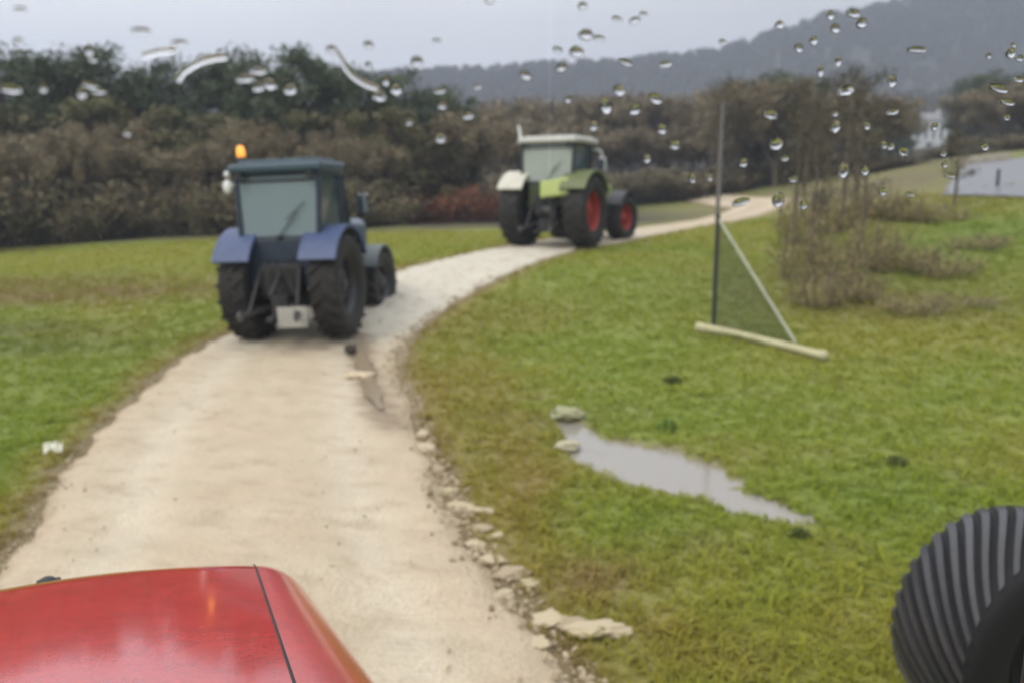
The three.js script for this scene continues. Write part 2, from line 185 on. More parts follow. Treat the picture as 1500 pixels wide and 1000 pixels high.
// paved yard on the slope at the right and its kerb
{
  const A = [14.1, -28.4], B = [15.4, -25.7], C = [30, -33], D = [19.2, -36.8], pos = [], uv = [], idx = [], n = 30;
  for (let j = 0; j <= n; j++) for (let i = 0; i <= n; i++) { const u = i / n, v = j / n, x = mix(mix(A[0], B[0], u), mix(D[0], C[0], u), v), z = mix(mix(A[1], B[1], u), mix(D[1], C[1], u), v); pos.push(x, baseH(x, z) + 0.07, z); uv.push(x / 2, z / 2); }
  for (let j = 0; j < n; j++) for (let i = 0; i < n; i++) { const a = j * (n + 1) + i; idx.push(a, a + 1, a + n + 1, a + 1, a + n + 2, a + n + 1); }
  const g = new THREE.BufferGeometry(); g.setAttribute('position', new THREE.Float32BufferAttribute(pos, 3)); g.setAttribute('uv', new THREE.Float32BufferAttribute(uv, 2)); g.setIndex(idx); g.computeVertexNormals();
  tag(top('paved_road', g, phys(0.185, 0.185, 0.205, 0.35, { map: grainTex, side: THREE.DoubleSide, ior: 1.6 }), 'structure'), 'grey wet paved road on the slope at the right');
  const k = []; for (let i = 0; i < 4; i++) { const x = 19.1 + i * 0.48, z = -36.7 + i * 0.08; k.push([x, baseH(x, z) + 0.16, z]); }
  const t = thing('kerb', 'low pale concrete kerb along the top of the grey paved road', 'kerb');
  for (const p of k) part('kerbstone', box(0.46, 0.32, 0.25, ...p, 0, rad(-9), 0, 0.03), std(0.42, 0.38, 0.30, 0.9, { map: dirtTex }), t);
  const px = 16.1, pz = -28.75, py = baseH(px, pz), b = thing('marker_post', 'short dark marker post standing on the grey paved road', 'post', [px, py, pz]);
  part('post', new THREE.CylinderGeometry(0.045, 0.055, 0.5, 12).translate(0, 0.28, 0), M.black, b); part('cap', new THREE.SphereGeometry(0.06, 12, 8).translate(0, 0.54, 0), M.black, b);
}
// far wooded ridges, blue with distance
function ridge(name, label, z0, x0, x1, crest, depth) {
  const nx = 160, nz = 26, pos = [], idx = [], col = [];
  for (let j = 0; j <= nz; j++) for (let i = 0; i <= nx; i++) { const u = i / nx, v = j / nz, x = mix(x0, x1, u), z = z0 - v * depth, up = Math.sin(Math.min(1, v * 1.25) * Math.PI / 2) ** 1.3; const h = crest(x) * up * (1 + 0.05 * fbm(x * 0.012, z * 0.012, 3)) + 1.2 * n2b(x * 0.11, z * 0.11) * up; pos.push(x, h - 2, z); const m = clamp(0.5 + 0.6 * fbm(x * 0.01 + 4, z * 0.012, 3)); col.push(mix(0.035, 0.07, m), mix(0.05, 0.06, m), mix(0.035, 0.04, m)); }
  for (let j = 0; j < nz; j++) for (let i = 0; i < nx; i++) { const a = j * (nx + 1) + i, b = a + 1, c = a + nx + 1, e = c + 1; idx.push(a, b, c, b, e, c); }
  const g = new THREE.BufferGeometry(); g.setAttribute('position', new THREE.Float32BufferAttribute(pos, 3)); g.setAttribute('color', new THREE.Float32BufferAttribute(col, 3)); g.setIndex(idx); g.computeVertexNormals();
  return tag(top(name, g, new THREE.MeshStandardMaterial({ vertexColors: true, roughness: 1, side: THREE.DoubleSide }), 'structure'), label);
}
const CREST = [[-600, 36], [-60, 52], [35, 57], [98, 62], [150, 79], [205, 88], [258, 99], [400, 112], [800, 112]];
const crestFar = (x) => { for (let i = 1; i < CREST.length; i++) if (x < CREST[i][0]) return mix(CREST[i - 1][1], CREST[i][1], clamp((x - CREST[i - 1][0]) / (CREST[i][0] - CREST[i - 1][0]))); return 112; }, crestNear = (x) => 10 + 16 * sstep(40, 130, x) + 10 * sstep(120, 240, x);
ridge('hills', 'hazy blue grey wooded ridge rising to the right', -310, -520, 620, crestFar, 160);
ridge('hills', 'nearer wooded slope behind the white house', -200, -220, 330, crestNear, 80);

// ---------------------------------------------------------------- foliage
function leafGeo(cols, count, place, size, seed, long = 1) { // separate leaf-sized faces through the crown's volume
  const r = rng(seed), pos = [], col = [], nor = [], q = new THREE.Quaternion(), a = V(0, 0, 0), e = new THREE.Euler();
  for (let i = 0; i < count; i++) {
    const p = place(r); if (!p) continue; const s = size * (0.6 + 0.8 * r()), c = cols[Math.floor(r() * cols.length)], k = 0.75 + 0.5 * r();
    q.setFromEuler(e.set(r() * 6.3, r() * 6.3, r() * 6.3)); const P = [[-s * long, 0, -s * 0.5], [0, 0, s * 0.5], [s * long, 0, -s * 0.35]], n = V(0, 1, 0).applyQuaternion(q);
    for (const v of P) { a.set(...v).applyQuaternion(q); pos.push(p[0] + a.x, p[1] + a.y, p[2] + a.z); col.push(c[0] * k, c[1] * k, c[2] * k); nor.push(n.x, n.y, n.z); }
  }
  const g = new THREE.BufferGeometry(); g.setAttribute('position', new THREE.Float32BufferAttribute(pos, 3)); g.setAttribute('normal', new THREE.Float32BufferAttribute(nor, 3)); g.setAttribute('color', new THREE.Float32BufferAttribute(col, 3)); return g;
}
const leafMat = new THREE.MeshStandardMaterial({ vertexColors: true, roughness: 0.9, side: THREE.DoubleSide });
const barkMat = std(0.10, 0.08, 0.063, 0.95), twigMat = std(0.14, 0.11, 0.08, 0.95);
function stick(out, a, b, r0, r1, n = 4) { const d = b.clone().sub(a), len = d.length(); if (len < 1e-4) return; const g = new THREE.CylinderGeometry(r1, r0, len, n, 1, true); g.applyQuaternion(new THREE.Quaternion().setFromUnitVectors(V(0, 1, 0), d.normalize())); g.translate((a.x + b.x) / 2, (a.y + b.y) / 2, (a.z + b.z) / 2); out.push(g); }
function branch(out, tips, p, dir, len, r, depth, R, up) { // recursive limb in three bends
  let a = p.clone(), d = dir.clone();
  for (let s = 0; s < 3; s++) { const b = a.clone().addScaledVector(d, len / 3); stick(out, a, b, r * (1 - s * 0.2), r * (0.8 - s * 0.2), depth > 1 ? 5 : 3); a = b; d.add(V((R() - 0.5) * 0.5, (R() - 0.5) * 0.3 + up, (R() - 0.5) * 0.5)).normalize();
    if (depth > 0 && s > 0) { const k = V(R() - 0.5, R() * 0.5, R() - 0.5).normalize().multiplyScalar(0.9).add(d).normalize(); branch(out, tips, b, k, len * (0.5 + R() * 0.25), r * 0.5, depth - 1, R, up); } }
  tips.push(a); if (depth > 0) branch(out, tips, a, d, len * 0.65, r * 0.55, depth - 1, R, up);
}
const KINDS = []; // each: list of variants {trunk, crown} of nominal height H and width W
function evergreen(seed, dense) { const R = rng(seed), out = [], clumps = [], H = 8, W = 3.6;
  stick(out, V(0, -0.3, 0), V(0.1, 3.2, 0), 0.2, 0.15, 7); stick(out, V(0.1, 3.2, 0), V(0, 6.6, 0.1), 0.15, 0.06, 6);
  for (let i = 0; i < 64; i++) { const y = dense ? 0.5 + R() * 7 : 1.2 + Math.pow(R(), 0.75) * 6.3, f = dense ? Math.sqrt(Math.max(0, 1 - ((y - 3.4) / 4.9) ** 2)) : Math.sqrt(Math.max(0.05, 1 - ((y - 4.4) / 3.9) ** 2)), t = R() * TAU, q = f * (W / 2 - 0.3) * (0.3 + 0.7 * Math.sqrt(R())); clumps.push([Math.cos(t) * q, y, Math.sin(t) * q, 0.45 + 0.45 * R()]); if (i % 3 === 0) stick(out, V(0.05, y * 0.75, 0), V(Math.cos(t) * q, y, Math.sin(t) * q), 0.05, 0.02, 3); }
  const place = (r) => { const c = clumps[Math.floor(r() * clumps.length)], z = r() * 2 - 1, t = r() * TAU, s = Math.sqrt(1 - z * z), k = c[3] * Math.pow(r(), 0.4); return [c[0] + Math.cos(t) * s * k, Math.max(0.1, c[1] + z * k * 0.75), c[2] + Math.sin(t) * s * k]; };
  const cols = dense ? [[0.153, 0.143, 0.065], [0.116, 0.126, 0.055], [0.183, 0.146, 0.076], [0.095, 0.107, 0.049]] : [[0.077, 0.109, 0.062], [0.099, 0.125, 0.066], [0.065, 0.087, 0.056], [0.102, 0.114, 0.062]];
  return { trunk: merged(out), crown: leafGeo(cols, dense ? 6400 : 10000, place, dense ? 0.11 : 0.098, seed + 7), H, W }; }
function bare(seed) { const R = rng(seed), out = [], tips = [], H = 7, W = 3.2; stick(out, V(0, -0.3, 0), V(0, 1.4, 0), 0.13, 0.11, 7);
  for (let k = 0; k < 4; k++) { const t = k / 4 * TAU + R(); branch(out, tips, V(0, 1.1 + k * 0.25, 0), V(Math.cos(t) * 0.5, 1, Math.sin(t) * 0.5).normalize(), 1.9 + R() * 0.5, 0.07, 3, R, 0.06); }
  const place = (r) => { const p = tips[Math.floor(r() * tips.length)], q = 0.55; return [p.x * 0.95 + (r() - 0.5) * q, p.y + (r() - 0.7) * q * 1.6, p.z * 0.95 + (r() - 0.5) * q]; };
  const crown = leafGeo([[0.234, 0.190, 0.116], [0.193, 0.166, 0.105], [0.267, 0.202, 0.113], [0.161, 0.144, 0.090]], 4200, place, 0.05, seed + 3, 4.2);
  return { trunk: merged(out), crown, H, W }; }
function scrub(seed, cols, H, W, stems, leaves, leaf, long) { const R = rng(seed), out = [], tips = [];
  for (let k = 0; k < stems; k++) { const t = R() * TAU, q = Math.sqrt(R()) * W * 0.35, a = V(Math.cos(t) * q, -0.1, Math.sin(t) * q), d = V(Math.cos(t) * 0.35, 1, Math.sin(t) * 0.35).add(V((R() - 0.5) * 0.5, 0, (R() - 0.5) * 0.5)).normalize(); branch(out, tips, a, d, H * (0.35 + R() * 0.25), 0.018 + 0.012 * R(), 1, R, 0.03); }
  const place = (r) => { const p = tips[Math.floor(r() * tips.length)], k = Math.pow(r(), 0.8); return [p.x * (0.4 + 0.6 * k) + (r() - 0.5) * 0.6, Math.max(0.03, p.y * k + (r() - 0.5) * 0.35), p.z * (0.4 + 0.6 * k) + (r() - 0.5) * 0.6]; };
  return { trunk: merged(out), crown: leafGeo(cols, leaves, place, leaf, seed + 5, long), H, W }; }
function sapling(seed) { const R = rng(seed), out = [], tips = [], H = 4, W = 1.3; stick(out, V(0, -0.2, 0), V(0.04, 1.5, 0), 0.055, 0.045, 7); stick(out, V(0.04, 1.5, 0), V(0, 3, 0.05), 0.045, 0.028, 6); stick(out, V(0, 3, 0.05), V(0.06, 4, 0), 0.028, 0.008, 5);
  for (let k = 0; k < 12; k++) { const t = R() * TAU, y = 1.3 + R() * 2.3; branch(out, tips, V(0.02, y, 0), V(Math.cos(t) * 0.8, 0.8, Math.sin(t) * 0.8).normalize(), 0.45, 0.014, 1, R, 0.05); }
  const place = (r) => { const p = tips[Math.floor(r() * tips.length)]; return [p.x + (r() - 0.5) * 0.3, p.y + (r() - 0.5) * 0.4, p.z + (r() - 0.5) * 0.3]; };
  return { trunk: merged(out), crown: leafGeo([[0.10, 0.085, 0.05], [0.08, 0.075, 0.05]], 700, place, 0.03, seed + 2, 3.5), H, W }; }
KINDS[0] = [1, 2, 3, 4, 5].map((s) => evergreen(100 + s, false)); KINDS[1] = [1, 2, 3].map((s) => evergreen(200 + s, true)); KINDS[2] = [1, 2, 3, 4].map((s) => bare(300 + s));
KINDS[3] = [1, 2, 3, 4].map((s) => scrub(400 + s, [[0.177, 0.146, 0.083], [0.150, 0.137, 0.072], [0.205, 0.149, 0.088], [0.130, 0.131, 0.058], [0.103, 0.095, 0.055]], 3, 2.4, 26, 4200, 0.06, 2.2));
KINDS[4] = [1, 2].map((s) => scrub(500 + s, [[0.34, 0.125, 0.07], [0.29, 0.11, 0.062], [0.24, 0.10, 0.06], [0.28, 0.16, 0.085]], 2.2, 2.6, 26, 5200, 0.07, 1.7));
KINDS[5] = [1, 2, 3].map((s) => scrub(600 + s, [[0.288, 0.234, 0.102], [0.24, 0.204, 0.096], [0.324, 0.24, 0.114], [0.204, 0.198, 0.078]], 1.9, 2.5, 24, 1700, 0.032, 3));
KINDS[6] = [1, 2].map((s) => sapling(700 + s));
const TREES = [   // x, z, height, crown width, kind
  [-26.45,-41,8.77,4.92,0], [-23.13,-40,8.56,4.48,0], [-22.84,-43,8.81,3.78,0], [-19.33,-39,8.45,4.06,0], [-18.71,-41,8.66,3.94,0],
  [-16.3,-40,7.67,3.52,0], [-14.41,-40,7.96,3.84,0], [-13.38,-42,8.43,3.7,0], [-10.99,-39,7.75,3.12,0], [-9.82,-40,8.18,3.84,0],
  [-8.76,-42,8.01,3.36,0], [-6.61,-40,7.17,3.2,0], [-5.1,-41,7.3,3.28,0], [-3.63,-42,6.62,2.69,0], [-2.27,-43,6.16,2.2,0],
  [-28.32,-40,8.6,4.8,0], [-22.71,-37,5.92,3.55,1], [-20.09,-37,5.58,3.55,1], [-17.23,-36.5,5.85,3.5,1], [-15.57,-37,5.42,3.26,1],
  [-13.68,-37,5.35,3.26,1], [-11.8,-37.5,5.04,3.3,1], [-9.87,-38,5.31,3.04,1], [-7.47,-38,5.24,3.34,1], [-5.3,-38.5,5.11,3.39,1],
  [-3.15,-40,4.8,2.88,1], [-22.2,-34.83,4.44,2.65,2], [-21.0,-35.83,4.92,2.72,2], [-20.0,-36.06,4.06,2.74,2], [-18.4,-35.71,4.53,2.71,2],
  [-17.65,-36.78,4.68,2.79,2], [-16.31,-37.01,5.03,2.81,2], [-14.52,-36.9,5.09,2.8,2], [-13.18,-38.08,4.57,2.89,2], [-11.42,-38.19,4.69,2.9,2],
  [-9.65,-38.32,4.3,2.91,2], [-7.63,-38.79,3.99,2.95,2], [-6.15,-39.11,4.84,2.97,2], [-4.73,-40.05,3.76,3.04,2], [-3.18,-40.4,5.14,3.07,2],
  [-1.89,-40.07,5.27,3.05,2], [-19.25,-30.2,3.35,1.93,3], [-21.18,-33.82,4.32,1.76,2], [-19.02,-31.6,4.06,3.11,3], [-18.93,-32.05,4.17,2.1,2],
  [-18.05,-31.43,2.84,2.24,3], [-17.94,-31.85,3.96,1.76,2], [-17.49,-32.44,2.92,2.62,3], [-17.39,-32.94,4.6,1.82,2], [-16.37,-32.2,2.75,2.34,3],
  [-16.45,-33.08,4.59,1.59,2], [-15.82,-33.34,2.83,2.75,3], [-15.93,-34.38,3.58,1.65,2], [-15.11,-34.06,2.54,2.51,3], [-15.24,-35.21,4.46,2.08,2],
  [-14.04,-33.87,2.59,2.33,3], [-14.46,-35.81,3.59,1.75,2], [-12.97,-33.72,2.18,2.4,3], [-12.84,-34.36,3.57,2.25,2], [-11.74,-33.23,2.55,2.26,3],
  [-12.32,-36.0,4.28,1.99,2], [-11.0,-34.11,2.51,2.86,3], [-10.86,-34.86,4.53,2.2,2], [-9.79,-33.37,2.21,3.2,3], [-10.4,-36.84,4.68,2.06,2],
  [-9.24,-35.8,1.34,3.44,3], [-8.67,-35.1,3.19,2.05,2], [-7.87,-34.37,2.84,3.0,3], [-8.28,-38.0,4.23,2.25,2], [-6.87,-34.65,2.36,2.91,3],
  [-6.69,-35.71,4.08,2.2,2], [-5.94,-34.61,2.04,3.07,3], [-5.97,-37.18,3.74,2.29,2], [-6.53,-40.5,2.05,2.59,4], [-4.97,-39.5,2.18,2.65,4],
  [-3.57,-39.5,1.98,2.65,4], [-2.23,-40.5,2.12,2.72,4], [-0.93,-42,1.76,2.55,4], [-3.25,-68.89,8.09,5.24,2], [-2.13,-71.31,8.1,5.36,2],
  [-0.94,-70.47,8.34,5.13,2], [0.21,-68.12,7.88,5.01,2], [1.4,-71.2,8.3,5.01,2], [2.33,-70.38,7.91,4.39,2], [3.51,-69.7,8.14,5.35,2],
  [4.82,-68.78,7.81,4.95,2], [6.01,-68.8,7.62,5.28,2], [7.55,-73.81,7.85,5.9,2], [8.03,-67.13,7.17,4.03,2], [9.95,-73.5,7.8,5.0,2],
  [10.9,-71.76,8.04,5.34,2], [12.06,-70.93,7.69,5.62,2], [12.97,-68.42,6.96,4.76,2], [13.93,-67.56,7.44,4.76,2], [15.25,-67.75,7.07,4.93,2],
  [17.73,-73.89,7.69,4.55,2], [-2.38,-60.46,6.18,4.5,2], [-0.69,-58.41,5.64,5.0,2], [0.69,-58.33,4.89,4.76,2], [2.55,-58.95,5.76,4.57,2],
  [4.09,-57.75,5.77,5.54,2], [5.89,-60.33,4.55,5.41,2], [7.75,-60.82,4.53,5.21,2], [8.93,-56.47,4.45,4.83,2], [11.42,-60.76,4.24,4.81,2],
  [12.52,-58.1,4.56,5.39,2], [-0.6,-50.62,2.65,3.81,3], [0.6,-50.79,3.18,3.98,3], [1.95,-49.6,2.16,3.33,3], [3.43,-50.05,3.14,4.32,3],
  [4.93,-50.15,3.11,3.61,3], [6.48,-50.85,1.83,3.42,3], [7.92,-51.63,2.02,4.05,3], [9.06,-50.3,2.18,3.5,3], [10.48,-50.44,2.15,4.12,3],
  [12.16,-51.88,1.78,4.52,3], [21.09,-80,8.08,5.76,0], [24.45,-84,9.32,6.05,0], [25.81,-80,8.08,5.12,0], [40.72,-75,7.31,4.2,0],
  [40.63,-78,5.32,3.74,0], [33.77,-85,6.03,5.44,0], [41.11,-95,5.77,5.32,0], [15.37,-62,5.06,3.47,2], [16.52,-60,4.54,3.84,2],
  [19.02,-62,4.62,3.97,2], [20.54,-60,5.16,4.32,2], [23.17,-62,5.3,4.46,2], [26.18,-64,4.01,4.61,2], [20.12,-55,3.45,3.96,2],
  [35.37,-62,4.4,4.46,2], [35.88,-60,4.58,4.32,2], [36.51,-58,4.29,4.18,2], [13.91,-52,1.99,3.33,3], [15.75,-52,1.58,3.33,3],
  [16.92,-50,1.82,3.6,3], [18.69,-50,1.52,3.2,3], [21.19,-52,0.86,3.33,3], [25.33,-58,0.7,3.71,3], [31.16,-66,0.65,3.7,3],
  [28.64,-56,0.76,2.69,3], [28.23,-52,1.22,3.33,3], [30.28,-52,1.25,3.74,3], [31.08,-50,1.23,3.6,3], [7.44,-22,1.87,1.41,5],
  [8.97,-24,1.95,1.73,5], [5.85,-17.5,1.37,1.12,5], [6.42,-17,1.68,1.22,5], [7.79,-18.5,1.34,1.33,5], [5.23,-14.6,1.05,1.05,5],
  [6.12,-15.2,0.84,1.09,5], [8.21,-18,0.95,1.58,5], [8.73,-17.2,0.75,1.38,5], [11.41,-25,1.0,1.8,5], [11.05,-26,1.38,1.66,5],
  [10.86,-20,0.51,1.44,5], [11.99,-24,0.63,1.73,5], [6.61,-14.0,0.49,1.12,5], [7.81,-14.6,0.3,1.05,5], [20.77,-48,0.66,3.07,3],
  [23.01,-50,0.22,2.8,3], [26.26,-54,0.13,2.59,3], [25.96,-50,0.63,3.2,3], [29.74,-54,1.03,3.89,3], [32.6,-56,1.37,4.03,3],
  [18.69,-44,0.6,2.82,3], [20.6,-44,0.12,2.82,3], [30.29,-70,4.74,3.92,2], [35.05,-66,5.39,4.22,2], [32.4,-58,4.66,3.71,2],
  [35.41,-60,5.28,4.32,2], [34.59,-56,4.59,4.03,2], [43.1,-82,7.51,4.59,0], [49.06,-86,8.08,5.5,0], [12.27,-50,5.88,3.6,2],
  [14.12,-52,6.69,4.58,2], [14.54,-48,6.31,4.22,2], [16.52,-50,5.76,4.4,2], [16.72,-46,5.02,4.05,2], [18.88,-48,4.52,4.22,2],
  [21.68,-52,3.15,2.91,2], [16.43,-58,7.3,5.1,0], [19.36,-60,6.73,4.8,0], [6.56,-20,3.53,0.96,6], [9.18,-24,4.19,1.73,6],
  [6.65,-19,3.23,0.91,6], [8.59,-21,2.82,1.01,6], [9.13,-27,4.23,1.3,6], [11.13,-28,4.47,1.57,6], [13.3,-26,2.27,1.04,6],
  [7.13,-30,4.74,0.96,6], [9.31,-26,3.55,1.04,6],
];
const KIND_TEXT = [
  ['evergreen_tree', 'dark domed evergreen tree on the skyline of the wood', 'tree', 'dark evergreen trees along the wood'],
  ['oak_tree', 'olive brown bushy oak in front of the dark evergreens', 'tree', 'olive oaks at mid height of the wood'],
  ['bare_tree', 'bare brown winter tree with fine twigs in the wood', 'tree', 'bare winter trees of the wood'],
  ['brown_shrub', 'grey brown leafless shrub at the foot of the wood', 'shrub', 'brown shrubs at the field edge'],
  ['bracken_shrub', 'rust red dead bracken clump at the field edge between the two tractors', 'shrub', 'rust red bracken between the tractors'],
  ['olive_bush', 'thin olive bare bush on the grass slope behind the net frame', 'bush', 'olive bushes on the right slope'],
  ['sapling', 'slender bare sapling with a thin straight trunk on the right slope', 'sapling', 'bare saplings on the right slope'],
];
function plant(list) {
  const made = new Map(), R = rng(77); let sky0 = 0;
  list.forEach(([x, z, h, w, k], i) => {
    const vs = KINDS[k], n = Math.floor(R() * vs.length), v = vs[n], key = k * 10 + n, [name, label, cat, group] = KIND_TEXT[k];
    let o; if (made.has(key)) { o = made.get(key).clone(); o.name = numbered(name); scene.add(o); } else { o = thing(name); part('trunk', v.trunk, k > 2 ? twigMat : barkMat, o); const c = new THREE.Mesh(v.crown, leafMat); c.name = 'crown'; o.add(c); made.set(key, o); }
    const px = x / -z; let say = label, grp = group;
    if (k === 0) { if (px > 0.2) { say = 'dark evergreen tree standing among bare trees below the hazy ridge at the right'; grp = 'evergreens below the right ridge'; } else if (px < -0.62) say = 'dark domed evergreen tree at the far left edge of the skyline'; else say = `dark domed evergreen on the left skyline, ${['first', ...NTH][sky0++]} from the photo's left edge`; }
    if (k === 2) { const q = px > 0.25 ? 2 : px > -0.06 ? 1 : 0; say = ['bare brown winter tree in the wood behind the blue tractor', 'bare brown winter tree in the wood behind the green tractor', 'bare brown winter tree on the right beyond the net frame'][q]; grp = ['bare trees of the left wood', 'bare trees behind the green tractor', 'bare trees beyond the net frame'][q]; }
    if (k === 3) { const q = px > 0.25 ? 2 : px > -0.06 ? 1 : 0; say = ['grey brown leafless shrub at the foot of the wood along the left field', 'grey brown leafless shrub behind the green tractor and the far track', 'grey brown leafless shrub below the white house and right ridge'][q]; grp = ['shrubs along the left field', 'shrubs beyond the green tractor', 'shrubs below the right ridge'][q]; }
    tag(o, say, cat, grp); o.position.set(x, baseH(x, z) - 0.05, z); o.rotation.y = R() * TAU; const sh = h / v.H, sw = w / v.W; o.scale.set(sw * 1.1, sh, sw * 1.1);
  });
}
plant(TREES);
{ // far wood that reads as one mass on the ridges
  const v = evergreen(901, true), R = rng(902), crown = leafGeo([[0.05, 0.055, 0.035], [0.065, 0.055, 0.04], [0.04, 0.05, 0.035]], 420, (r) => { const z = r() * 2 - 1, t = r() * TAU, s = Math.sqrt(1 - z * z); return [Math.cos(t) * s * 2.1, 4.5 + z * 3.4, Math.sin(t) * s * 2.1]; }, 0.6, 903);
  const spots = []; for (let i = 0; i < 7500; i++) { const near = i < 2000, x = near ? -130 + R() * 400 : -250 + R() * 700, v1 = R(), z = near ? -198 - v1 * 75 : -308 - v1 * 150, f = near ? crestNear(x) : crestFar(x), up = Math.sin(Math.min(1, (near ? (-200 - z) / 80 : (-310 - z) / 160) * 1.25) * Math.PI / 2); const hh = f * Math.max(0, up) ** 1.3 - 3.5; if (x / -z < -0.75 || x / -z > 0.85) continue; spots.push([x, hh, z, (near ? 0.5 : 0.6) + R() * 0.6]); }
  const im = new THREE.InstancedMesh(crown, leafMat, spots.length), m = new THREE.Matrix4(), q = new THREE.Quaternion(), c = new THREE.Color();
  spots.forEach((s, i) => { q.setFromAxisAngle(V(0, 1, 0), R() * TAU); m.compose(V(s[0], s[1], s[2]), q, V(s[3], s[3], s[3])); im.setMatrixAt(i, m); const k = 0.8 + 0.4 * R(); im.setColorAt(i, c.setRGB(k, k, k)); });
  im.name = 'woodland'; tag(im, 'hazy distant woodland covering the far ridges', null, null, 'stuff'); scene.add(im);
}
{ // short grass of the verge and field
  const R = rng(31), pos = [], nor = [], mk = (seed) => { const r = rng(seed), p = []; for (let i = 0; i < 7; i++) { const t = r() * TAU, q = r() * 0.05, x = Math.cos(t) * q, z = Math.sin(t) * q, a = r() * TAU, h = 0.012 + r() * 0.022, l = 0.03 + r() * 0.045, w = 0.003 + r() * 0.003, dx = Math.cos(a), dz = Math.sin(a); const mx = x + dx * l * 0.4, mz = z + dz * l * 0.4, ex = x + dx * l, ez = z + dz * l; p.push(x - dz * w, -0.01, z + dx * w, x + dz * w, -0.01, z - dx * w, mx + dz * w * 0.8, h * 0.65, mz - dx * w * 0.8, x - dz * w, -0.01, z + dx * w, mx + dz * w * 0.8, h * 0.65, mz - dx * w * 0.8, mx - dz * w * 0.8, h * 0.65, mz + dx * w * 0.8, mx - dz * w * 0.8, h * 0.65, mz + dx * w * 0.8, mx + dz * w * 0.8, h * 0.65, mz - dx * w * 0.8, ex, h, ez); } const g = new THREE.BufferGeometry(); g.setAttribute('position', new THREE.Float32BufferAttribute(p, 3)); g.computeVertexNormals(); return g; };
  const g = mk(5), spots = [];
  let tries = 0; while (spots.length < 70000 && tries++ < 400000) {
    const s = 2.6 + 27 * Math.pow(R(), 1.35), half = 0.66 * s + 0.6, x = (R() * 2 - 1) * half, z = -s, d = roadD(x, z), b = fbm(x * 2.2, z * 2.2, 2);
    if (d < 0.02 + 0.12 * b) continue; if (d < 0.3 && R() < 0.55) continue;
    if (x > -1 && x < 4 && z > -10 && z < -4 && hollow(x, z) > 0.06 + 0.1 * R()) continue;
    if (fbm(x * 1.3 + 9, z * 1.3, 2) < -0.35 && R() < 0.5) continue;
    spots.push([x, groundH(x, z, d), z, d]);
  }
  const im = new THREE.InstancedMesh(g, new THREE.MeshPhysicalMaterial({ roughness: 1, transmission: 0.45, thickness: 0, specularIntensity: 0.3, side: THREE.DoubleSide }), spots.length), m = new THREE.Matrix4(), q = new THREE.Quaternion(), c = new THREE.Color(), e = new THREE.Euler();
  spots.forEach((p, i) => { q.setFromEuler(e.set((R() - 0.5) * 0.4, R() * TAU, (R() - 0.5) * 0.4)); const s = (0.6 + 0.8 * R() + (R() < 0.05 ? 1.0 : 0)) * (1 + Math.max(0, -p[2] - 8) * 0.05); m.compose(V(p[0], p[1], p[2]), q, V(s, s * (0.75 + 0.5 * R()) / (1 + Math.max(0, -p[2] - 8) * 0.03), s)); im.setMatrixAt(i, m); const k = cover(p[0], p[2], p[3]), f = 1.22 + 0.25 * R(), y = R() < 0.1 ? 0.05 : 0; im.setColorAt(i, c.setRGB(k[0] * f + y, k[1] * f + y * 0.8, k[2] * f * 0.62 + y * 0.2)); });
  im.name = 'grass'; tag(im, 'short green and straw grass covering the verge and field', null, null, 'stuff'); scene.add(im);
}

// ---------------------------------------------------------------- stones, weeds, litter
function rock(seed, a, b, c) { const g = mergeVertices(new THREE.IcosahedronGeometry(1, 3).deleteAttribute('normal').deleteAttribute('uv')), p = g.attributes.position; for (let i = 0; i < p.count; i++) { const x = p.getX(i), y = p.getY(i), z = p.getZ(i); const k = 1 + 0.28 * n3(x * 1.1 + seed * 3.1, y * 1.1, z * 1.1) + 0.13 * n3(x * 3 + seed, y * 3, z * 3) + 0.05 * n3(x * 8, y * 8 + seed, z * 8); p.setXYZ(i, x * k * a, Math.max(-0.4, Math.min(0.75, y * k)) * b, z * k * c); } g.computeVertexNormals(); return toCreasedNormals(g, 0.5); }
const rockMat3 = std(0.36, 0.29, 0.19, 0.95, { map: dirtTex }), rockMat = std(0.46, 0.385, 0.255, 0.9, { map: dirtTex }), rockMat2 = std(0.42, 0.36, 0.22, 0.92, { map: dirtTex });
[[-0.86, -7.97, 0.07, 0.025, 0.09, 0.2], [-0.78, -7.5, 0.08, 0.03, 0.1, 0.5], [-0.63, -6.85, 0.07, 0.03, 0.07, 1], [-0.5, -6.32, 0.09, 0.03, 0.06, 0], [-0.38, -6.0, 0.10, 0.045, 0.07, 0.2], [-0.23, -5.92, 0.13, 0.035, 0.05, 0.1], [-0.22, -5.6, 0.09, 0.03, 0.06, -0.3], [-0.1, -5.46, 0.05, 0.04, 0.04, 0.4], [-0.24, -5.33, 0.08, 0.025, 0.05, 0.1], [-0.14, -5.1, 0.1, 0.03, 0.06, -0.2], [0.0, -4.92, 0.14, 0.045, 0.08, 0.1], [0.11, -4.8, 0.07, 0.03, 0.06, 0.2], [-0.05, -4.66, 0.06, 0.02, 0.04, 0.7], [0.2, -4.36, 0.13, 0.05, 0.09, -0.3], [0.34, -4.33, 0.11, 0.05, 0.08, 0.1], [0.57, -4.26, 0.07, 0.055, 0.05, 0.3], [0.13, -4.12, 0.08, 0.03, 0.07, 0.5]].forEach(([x, z, a, b, c, t], i) => {
  const m = top('stone', rock(i + 1, a * (0.75 + 0.4 * ((i * 7) % 5) / 5), b * 0.85, c), [rockMat, rockMat2, rockMat3, rockMat][(i * 3) % 4]); m.position.set(x, baseH(x, z) + 0.006, z); m.rotation.set(0.1 * Math.sin(i), t, 0.12 * Math.cos(i * 2)); tag(m, i < 16 ? `pale limestone chunk on the right track edge, ${NTH[15 - i]} from the bottom of the photo` : 'pale limestone chunk nearest the red bonnet on the right track edge', 'stone', 'pale stones along the right track edge'); });
